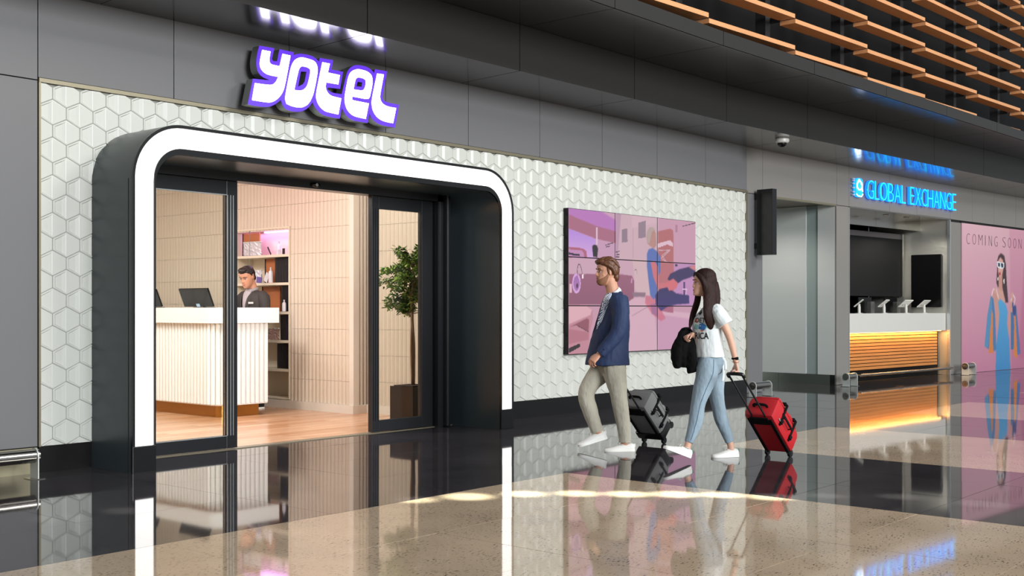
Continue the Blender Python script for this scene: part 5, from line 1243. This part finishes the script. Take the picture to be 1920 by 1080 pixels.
for p, r in (((-.014, 0, .182), (.098, .086, .072)), ((-.050, 0, .130), (.068, .086, .095)), ((-.066, 0, .06), (.052, .080, .09))): mb.ball(TW @ Vector(p), r, 20, 14, T=RW)
for s in (-1, 1):
    mb.tube([TW @ Vector(p) for p in ((.078, s * .008, .208), (.068, s * .052, .185), (.040, s * .078, .150), (.018, s * .084, .10), (.008, s * .080, .05))], [.013, .018, .022, .024, .024], n=10, sub=3)
for s in (-1, 1): mb.ball(TW @ Vector((-.012, s * .072, .125)), (.050, .026, .055), 14, 10, T=RW)
# near-side fall of hair, down over the shoulder to the chest; far lock in front; hair down the back
mb.tube([TW @ Vector((.005, .075, .13)), (0.2399, 0.0850, 1.3909), (0.2567, 0.1150, 1.2939), (0.2679, 0.1350, 1.1975), (0.2503, 0.1300, 1.1186), (0.2375, 0.1250, 1.0658)], [(.022, .045), (.026, .060), (.026, .062), (.026, .058), (.020, .040), (.008, .014)], n=14, sub=4)
mb.tube([TW @ Vector((-.07, .02, .12)), (0.1741, 0.0300, 1.3831), (0.1803, 0.0500, 1.2854), (0.2079, 0.0900, 1.1839)], [(.06, .045), (.07, .05), (.065, .04), (.03, .02)], n=14, sub=4)
mb.tube([TW @ Vector((.03, -.075, .10)), (0.2692, -0.0700, 1.3304), (0.3124, -0.0550, 1.2277), (0.3455, -0.0400, 1.1523), (0.3658, -0.0300, 1.0859)], [(.018, .026), (.020, .030), (.018, .028), (.014, .022), (.006, .008)], n=12, sub=4)
hw = fuse(mb, 'hair', M['hair_w'], wom, .0042, 5); wrinkle(hw, .0012, 50)
# jeans
mb = MB(); mb.tube([(0.1873, 0.0000, 0.8763), (0.1873, 0.0000, 0.7963), (0.1924, 0.0000, 0.7163)], [(.135, .103), (.155, .112), (.11, .09)], n=22, sub=3, flat=True)
mb.tube([(0.2281, 0.0550, 0.8612), (0.2442, 0.0660, 0.7913), (0.2708, 0.0780, 0.6866), (0.3165, 0.0800, 0.5690), (0.3461, 0.0800, 0.4688), (0.3659, 0.0800, 0.3378), (0.4053, 0.0800, 0.2252), (0.4347, 0.0800, 0.1563)], [.070, .090, .089, .073, .060, .060, .046, .036], n=18, sub=4)
mb.tube([(0.1515, -0.0550, 0.8559), (0.1301, -0.0660, 0.7834), (0.1030, -0.0780, 0.6835), (0.0917, -0.0800, 0.5663), (0.0714, -0.0800, 0.4532), (0.0408, -0.0800, 0.3262), (-0.0104, -0.0800, 0.2027), (-0.0412, -0.0800, 0.1248)], [.070, .090, .088, .070, .059, .057, .044, .036], n=18, sub=4)
jn = fuse(mb, 'jeans', M['jean'], wom, .0048, 9, .6); wrinkle(jn, .0022, 22)
bv = BVHTree.FromPolygons([v.co.copy() for v in jn.data.vertices], [tuple(p.vertices) for p in jn.data.polygons])
pts = [(0.2382, 0.1700, 0.8396), (0.2572, 0.1600, 0.7259), (0.3157, 0.1500, 0.5956), (0.3593, 0.1400, 0.4782), (0.3887, 0.1400, 0.3440), (0.4170, 0.1200, 0.2384), (0.4410, 0.1100, 0.1685)]
sp = []
for i in range(len(pts) - 1):
    for k in range(6):
        q = Vector(pts[i]).lerp(Vector(pts[i + 1]), k / 6); h = bv.ray_cast(q + Vector((0, 1, 0)), Vector((0, -1, 0)))
        if h[0]: sp.append(h[0] + Vector((-.002, .0016, 0)))
mb = MB(); mb.tube(sp, .0026, n=6); mb.build('side_seam', M['seamt'], jn, smooth=True)
# T-shirt
mb = MB(); mb.tube([(0.1873, 0.0000, 1.2678), (0.1873, 0.0000, 1.2233), (0.2124, 0.0000, 1.1433), (0.2124, 0.0000, 1.0189), (0.2074, 0.0000, 0.9122), (0.2024, 0.0000, 0.8543)], [(.07, .05), (.145, .085), (.152, .122), (.148, .116), (.158, .118), (.163, .124)], n=28, sub=4, flat=True)
mb.tube([(0.2036, 0.1000, 1.2456), (0.1929, 0.1600, 1.2062), (0.1535, 0.1950, 1.1277)], [.062, .064, .062], n=16, sub=3); mb.tube([(0.1313, -0.1000, 1.2455), (0.1284, -0.1600, 1.1957), (0.1294, -0.1950, 1.1137)], [.062, .062, .060], n=16, sub=3)
ts = fuse(mb, 't_shirt', M['tee'], wom, .0048, 2); wrinkle(ts, .0065, 13)
mb = MB(); mb.tube([(0.1552, 0.1200, 0.8627), (0.1409, 0.1300, 0.8101), (0.1359, 0.1300, 0.7221), (0.1459, 0.1300, 0.6519)], [(.006, .018), (.006, .014), (.005, .013), (.004, .012)], n=8, sub=3)
mb.tube([(0.1530, 0.1250, 0.8629), (0.1238, 0.1350, 0.8189), (0.1217, 0.1400, 0.7487)], [(.006, .012), (.005, .012), (.004, .010)], n=8, sub=3); mb.ball((0.1502, 0.1200, 0.8671), .017, 10, 8); mb.build('knotted_tail', M['tee'], ts, smooth=True)
# printed lettering and patches projected on the chest
bvt = BVHTree.FromPolygons([v.co.copy() for v in ts.data.vertices], [tuple(p.vertices) for p in ts.data.polygons])
A_p, B_p = Vector((0.3571, 0.0000, 1.1616)), Vector((0.2375, 0.0000, 1.1612))
dl = Vector((-.64, -.77, 0)); side = Vector((-.77, .64, 0))      # from in front and to her left; side = rightwards as seen
cen = Vector((0.3423, 0.1000, 1.1098))
def decal(vs, fs, m):          # vs: (u right, v up) metres about the middle of the print
    out = []
    for (u, v) in vs:
        q = cen + side * u + Vector((0, 0, v)) - dl * .5
        h = bvt.ray_cast(q, dl)
        if h[0] is None: return
        out.append(h[0] - dl * .003)
    mb = MB(); mb.add(out, fs); mb.build('print', M[m], ts)
def fine(vs, fs):
    me = bpy.data.meshes.new('x'); me.from_pydata([(v[0], v[1], 0) for v in vs], [], fs); bm = bmesh.new(); bm.from_mesh(me)
    bmesh.ops.triangulate(bm, faces=bm.faces[:]); bmesh.ops.remove_doubles(bm, verts=bm.verts, dist=1e-5)
    bmesh.ops.subdivide_edges(bm, edges=[e for e in bm.edges if e.calc_length() > .012], cuts=1)
    bm.verts.index_update(); r = [(v.co.x, v.co.y) for v in bm.verts], [tuple(v.index for v in f.verts) for f in bm.faces]; bm.free(); return r
def word(s, u0, v0, h, wd):
    vs, fs = text_mesh(s, 1.0, 'lettering', .02, 0); a = np.array(vs); mn, mx = a.min(0), a.max(0)
    vs = [(u0 + (v[0] - mn[0]) / (mx[0] - mn[0]) * wd, v0 + (v[1] - mn[1]) / (mx[1] - mn[1]) * h) for v in vs]
    decal(*fine(vs, fs), 'ink')
word('OETU', -.055, .030, .042, .13); word('RICA', -.055, -.105, .055, .125)
decal(*fine([(-.06, .035), (-.035, .03), (-.03, .06), (-.05, .07)], [(0, 1, 2, 3)]), 'orange'); decal(*fine([(-.02, -.02), (.03, -.035), (.055, .0), (.02, .03), (-.01, .02)], [(0, 1, 2, 3, 4)]), 'bluep')
decal(*fine([(-.07, -.02), (-.03, -.03), (-.02, .01), (-.05, .02)], [(0, 1, 2, 3)]), 'aqua'); decal(*fine([(.0, -.04), (.02, -.045), (.025, -.03), (.005, -.025)], [(0, 1, 2, 3)]), 'orange'); decal(*fine([(.04, -.02), (.07, -.01), (.06, .02)], [(0, 1, 2)]), 'aqua')
decal(*fine([(-.035, .105), (-.015, .09), (.0, .11), (-.01, .135), (-.03, .125)], [(0, 1, 2, 3, 4)]), 'ink')
mb = MB(); mb.tube([(0.0769, 0.2000, 0.8560), (0.0739, 0.2000, 0.8428)], [.0255, .0255], n=18); mb.rbox(-.004, .004, -.012, .012, -.012, .012, .003, T=Matrix.Translation(Vector((0.0719, 0.2000, 0.8472)) + Vector((-.006, .025, 0))) @ Matrix.Rotation(PI / 2, 4, 'Z')); mb.build('watch', M['blackcloth'], wom)
mb = MB(); wc = Vector((0.0669, 0.2000, 0.8165)); mb.tube([wc + Vector((.025 * math.cos(a * PI / 8), .025 * math.sin(a * PI / 8), .003 * math.sin(a))) for a in range(16)], .0025, n=6, closed=True); mb.build('bracelet', mat('beads', 'a8663e', .5), wom)
shoe(wom, Matrix.Translation(Vector((0.5276, 0.0800, 0.0726))) @ Matrix.Rotation(math.radians(-4), 4, 'Z') @ Matrix.Rotation(math.radians(-21), 4, 'Y') @ Matrix.Translation((0, 0, -.004)), .252, 'green')
shoe(wom, Matrix.Translation(Vector((-0.0001, -0.0800, 0.0000))) @ Matrix.Rotation(math.radians(-6), 4, 'Z') @ Matrix.Translation((-.01, 0, .001)), .245, 'green')

# black jacket held in her hand
hd = person((8.5000, 4.8667, 0), HW, 'black jacket folded over and hanging from the walking woman\'s hand'); hd.name = 'jacket'; hd['category'] = 'jacket'
mb = MB()
mb.tube([(0.3444, -0.0700, 1.0718), (0.3793, -0.0700, 1.0765), (0.4141, -0.0700, 1.0500), (0.4542, -0.0600, 0.9618), (0.4792, -0.0500, 0.8606), (0.4693, -0.0500, 0.7631)], [(.02, .014), (.03, .02), (.04, .028), (.055, .040), (.06, .044), (.04, .026)], n=14, sub=4)
mb.tube([(0.3493, -0.0700, 1.0540), (0.3601, -0.0500, 0.9612), (0.3671, -0.0000, 0.8521), (0.3571, -0.0000, 0.7282)], [(.03, .03), (.05, .045), (.055, .05), (.04, .034)], n=14, sub=4)
mb.tube([(0.3889, -0.0800, 1.0541), (0.4201, -0.0400, 0.9399), (0.4102, -0.0400, 0.8246), (0.4052, -0.0400, 0.7713)], [(.03, .03), (.05, .05), (.05, .045), (.03, .03)], n=14, sub=4)
cl = fuse(mb, 'cloth', M['blackcloth'], hd, .006, 2); wrinkle(cl, .011, 16)
mb = MB(); mb.tube([(0.4155, -0.0300, 1.0862), (0.3807, -0.0300, 1.0949), (0.3509, -0.0300, 1.0726), (0.3364, -0.0200, 1.0194)], [(.012, .008)] * 4, n=8, sub=3); mb.build('collar', M['blackcloth'], hd, smooth=True)

# ---------------------------------------------------------------- suitcases
def suitcase(name, loc, rotz, tilt, Wd, D, H, m, rod, spinner, label):
    root = bpy.data.objects.new(name, None); COL.objects.link(root); root.location = loc; root.rotation_euler = (0, 0, rotz); ORG[root.name] = Vector((0, 0, 0))
    tag(root, label, 'suitcase')
    T = Matrix.Rotation(tilt, 4, 'X'); base = .075 if spinner else .03
    if not spinner: T = Matrix.Translation((0, 0, .034)) @ T @ Matrix.Translation((0, 0, -.034))
    hw = Wd / 2
    mb = MB(); mb.rbox(-hw, hw, 0, D, base, H, .045, T=T); body = mb.build('shell', M[m], root, smooth=50)
    mb = MB(); mb.rbox(-hw * .86, hw * .86, D - .01, D + .035, base + .05, H * .94, .028, T=T); mb.rbox(-hw * .8, hw * .8, D + .02, D + .055, base + .06, H * .5, .022, T=T); mb.build('front_pocket', M[m], body, smooth=50)
    # back frame
    mb = MB()
    for s in (-1, 1): mb.rbox(s * hw * .72 - .014, s * hw * .72 + .014, -.006, .006, base, H - .05, .003, T=T)
    mb.rbox(-hw * .62, hw * .62, -.008, .006, H - .115, H - .03, .004, T=T); mb.build('back_frame', M['blackcloth'], root)
    if not spinner:
        mb = MB(); mb.rbox(-hw * .6, hw * .6, -.004, .002, base + .02, H - .135, .002, T=T); mb.build('back_panel', M[m], body)
    mb = MB()
    for s in (-1, 1): mb.cyl(T @ Vector((s * hw * .45, .012, H - .08)), T @ Vector((s * hw * .45, .012, rod)), .0085, 10)
    mb.build('telescopic_rods', M['black'], root, smooth=40)
    mb = MB(); mb.tube([T @ Vector(p) for p in ((-hw * .52, .012, rod - .03), (-hw * .5, .012, rod + .004), (-hw * .3, .012, rod + .014), (hw * .3, .012, rod + .014), (hw * .5, .012, rod + .004), (hw * .52, .012, rod - .03))], [.011, .015, .015, .015, .015, .011], n=10, sub=2); mb.build('grip', M['black'], root, smooth=True)
    mb = MB(); mb.tube([T @ Vector(p) for p in ((-.06, D * .45, H - .004), (-.05, D * .45, H + .03), (.05, D * .45, H + .03), (.06, D * .45, H - .004))], [(.006, .012)] * 4, n=8, sub=3); mb.build('top_handle', M['blackcloth'], root, smooth=True)
    mb = MB()
    for z in (base + (H - base) * .28, base + (H - base) * .70):
        mb.rbox(-hw - .006, -hw + .004, .03, D + .04, z - .012, z + .012, .002, T=T); mb.rbox(hw - .004, hw + .007, .03, D + .04, z - .012, z + .012, .002, T=T); mb.rbox(-hw * .9, hw * .9, D + .034, D + .062, z - .012, z + .012, .004, T=T)
        mb.rbox(hw + .004, hw + .016, .045, .085, z - .02, z + .02, .004, T=T)
    mb.rbox(hw + .001, hw + .008, D * .62, D * .72, base + .15, H - .13, .002, T=T)
    mb.tube([T @ Vector(p) for p in ((hw, D * .5, base + .2), (hw + .03, D * .5, base + .22), (hw + .03, D * .5, H - .17), (hw, D * .5, H - .15))], [(.01, .005)] * 4, n=8, sub=3)
    mb.build('strap', M['blackcloth'], root)
    mb = MB(); mb.rbox(hw + .002, hw + .009, D * .25, D * .32, H - .16, H - .10, .002, T=T); mb.build('zip_pull', M['bright_alu'], body)
    if spinner:
        mb = MB(); mb.rbox(-hw - .004, hw + .004, -.008, (D * .55 if not spinner else D * .8), base - .02, base + .07, .014, T=T); mb.build('base_guard', M['black'], root, smooth=50)
    if spinner: ws = [(sx * hw * .78, y) for sx in (-1, 1) for y in (.03, D - .01)]
    else: ws = [(sx * hw * .78, .02) for sx in (-1, 1)]
    for (x, y) in ws:
        r = .032
        c = T @ Vector((x, y, r)); 
        if not spinner or y < .1: c.z = r
        mb = MB(); mb.cyl(c - Vector((.011, 0, 0)), c + Vector((.011, 0, 0)), r, 18); mb.cyl(c - Vector((.013, 0, 0)), c + Vector((.013, 0, 0)), r * .45, 12); w = mb.build('wheel', M['black'], root, smooth=40)
        mb = MB(); p = T @ Vector((x, y, base + .02)); mb.tube([p, p.lerp(c, .6) + Vector((0, .012, 0)), c], [(.018, .016), (.017, .012), (.014, .008)], n=8); mb.build('wheel_housing', M['black'], w, smooth=50)
    return root
M['redcase'] = mat('red_nylon', 'ab0c19', .6, bump=((300, 300, 300), .2, .002)); M['greycase'] = mat('grey_nylon', '6d6e6e', .65, var=((220, 220, 220), .2), bump=((300, 300, 300), .2, .002))
suitcase('suitcase', (8.89, 4.63, 0), -PI / 2, math.radians(47), .27, .20, .53, 'redcase', 1.03, False, 'bright red wheeled cabin bag with black back frame tilted behind the woman')
suitcase('suitcase', (9.02, 5.97, .0), -PI / 2, math.radians(46), .28, .21, .52, 'greycase', .88, True, 'grey fabric suitcase with black straps tilted behind the man\'s legs')

# ---------------------------------------------------------------- receptionist
HR = math.radians(186)
rec = person((8.84, 11.88, 0), HR, 'receptionist in dark suit and grey shirt looking down behind the cream desk')
TR = Matrix.Translation((.035, 0, 1.545)) @ Matrix.Rotation(math.radians(8), 4, 'Z') @ Matrix.Rotation(math.radians(24), 4, 'Y') @ Matrix.Scale(1.08, 4)
mb = MB(); head(mb, TR, 1, .8)
mb.tube([TR @ Vector((-.028, 0, .05)), TR @ Vector((-.036, 0, 0)), (-.02, 0, 1.46)], [(.056, .058), (.056, .056), (.064, .062)], n=14, sub=2)
mb.tube([(-.02, 0, 1.47), (-.02, 0, 1.43), (-.01, 0, 1.25), (0, 0, 1.08), (0, 0, .92)], [(.075, .06), (.165, .085), (.165, .10), (.145, .095), (.155, .10)], n=18, sub=3)
for s in (-1, 1):
    a = [(-.02, s * .17, 1.42), (-.01, s * .215, 1.27), (-.01, s * .225, 1.14), (.05, s * .19, 1.02), (.09, s * .10, .99)]
    mb.tube(a, [.05, .047, .04, .034, .027], n=12, sub=3); hand(mb, a[-1], (.1, -s * .9, -.15), (-1, 0, -.3), (0, 0, 1), .3, .8)
    mb.tube([(0, s * .085, .92), (.01, s * .09, .5), (-.01, s * .09, .08)], [.085, .055, .038], n=12, sub=3)
bR = fuse(mb, 'body', M['skin_r'], rec, .0045, 3); face_bits(bR, TR, 'hair_r', 'lip')
RR = TR.to_3x3().to_4x4(); mb = MB()
for p, r in (((-.010, 0, .186), (.096, .078, .056)), ((-.056, 0, .140), (.052, .074, .075)), ((.045, 0, .220), (.056, .060, .026)), ((-.07, 0, .08), (.03, .06, .05))): mb.ball(TR @ Vector(p), r, 18, 12, T=RR)
for s in (-1, 1): mb.ball(TR @ Vector((-.012, s * .058, .168)), (.055, .024, .038), 14, 10, T=RR); mb.tube([TR @ Vector(p) for p in ((.05, s * .064, .185), (.01, s * .076, .165), (.004, s * .074, .115))], [.012, .012, .005], n=8, sub=2)
hr = fuse(mb, 'hair', M['hair_r'], rec, .0045, 2); wrinkle(hr, .0015, 60)
mb = MB(); mb.tube([(-.03, 0, 1.49), (-.02, 0, 1.455), (-.015, 0, 1.40), (-.005, 0, 1.25), (0, 0, 1.08), (0, 0, .80)], [(.075, .058), (.155, .085), (.20, .118), (.192, .13), (.178, .125), (.185, .13)], n=26, sub=4, flat=True)
for s in (-1, 1): mb.tube([(-.02, s * .12, 1.425), (-.02, s * .185, 1.395), (-.01, s * .222, 1.27), (-.01, s * .235, 1.14), (.045, s * .20, 1.02), (.085, s * .11, .99)], [.06, .078, .068, .06, .052, .042], n=16, sub=3)
jr = fuse(mb, 'suit_jacket', M['suit'], rec, .0055, 2); wrinkle(jr, .004, 13)
mb = MB(); mb.tube([(.045, 0, 1.50), (.085, .0, 1.44), (.112, 0, 1.36), (.124, 0, 1.25), (.122, 0, 1.16)], [(.05, .02), (.062, .026), (.046, .026), (.032, .020), (.01, .01)], n=14, sub=3); sr = mb.build('shirt', M['greyshirt'], rec, smooth=True)
mb = MB()
for s in (-1, 1):
    mb.tube([(-.05, s * .055, 1.515), (.01, s * .066, 1.50), (.06, s * .045, 1.475), (.098, s * .022, 1.44)], [(.005, .020), (.005, .022), (.005, .02), (.003, .008)], n=8, sub=3)
mb.build('collar', M['greyshirt'], sr, smooth=True)
mb = MB()
for s in (-1, 1): mb.tube([(.03, s * .085, 1.47), (.10, s * .078, 1.40), (.132, s * .058, 1.30), (.135, s * .025, 1.17)], [(.004, .018), (.006, .03), (.006, .026), (.003, .006)], n=8, sub=3, lat=(.6, s * .7, 0))
mb.build('lapel', M['suit'], jr, smooth=True)
mb = MB(); mb.rbox(-.003, .003, -.033, .033, -.012, .012, .002, T=Matrix.Translation((.118, .105, 1.33)) @ Matrix.Rotation(.5, 4, 'Z')); mb.build('name_badge', M['white'], jr)
mb = MB()
mb.tube([(0, 0, .98), (0, 0, .86)], [(.165, .115), (.17, .12)], n=18)
for s in (-1, 1): mb.tube([(0, s * .085, .9), (.01, s * .09, .5), (-.01, s * .09, .07)], [.10, .075, .06], n=14, sub=3)
fuse(mb, 'trousers', M['suit'], rec, .007, 2)
M['shoe_b'] = mat('black_shoe', '17171a', .4)
for s in (-1, 1):
    u = shoe(rec, Matrix.Translation((.02, s * .09, 0)), .28, 'shoe_b'); u.data.materials[0] = M['shoe_b']
    for c in u.children:
        if c.name.startswith('collar') or c.name.startswith('laces'): c.data.materials[0] = M['shoe_b']
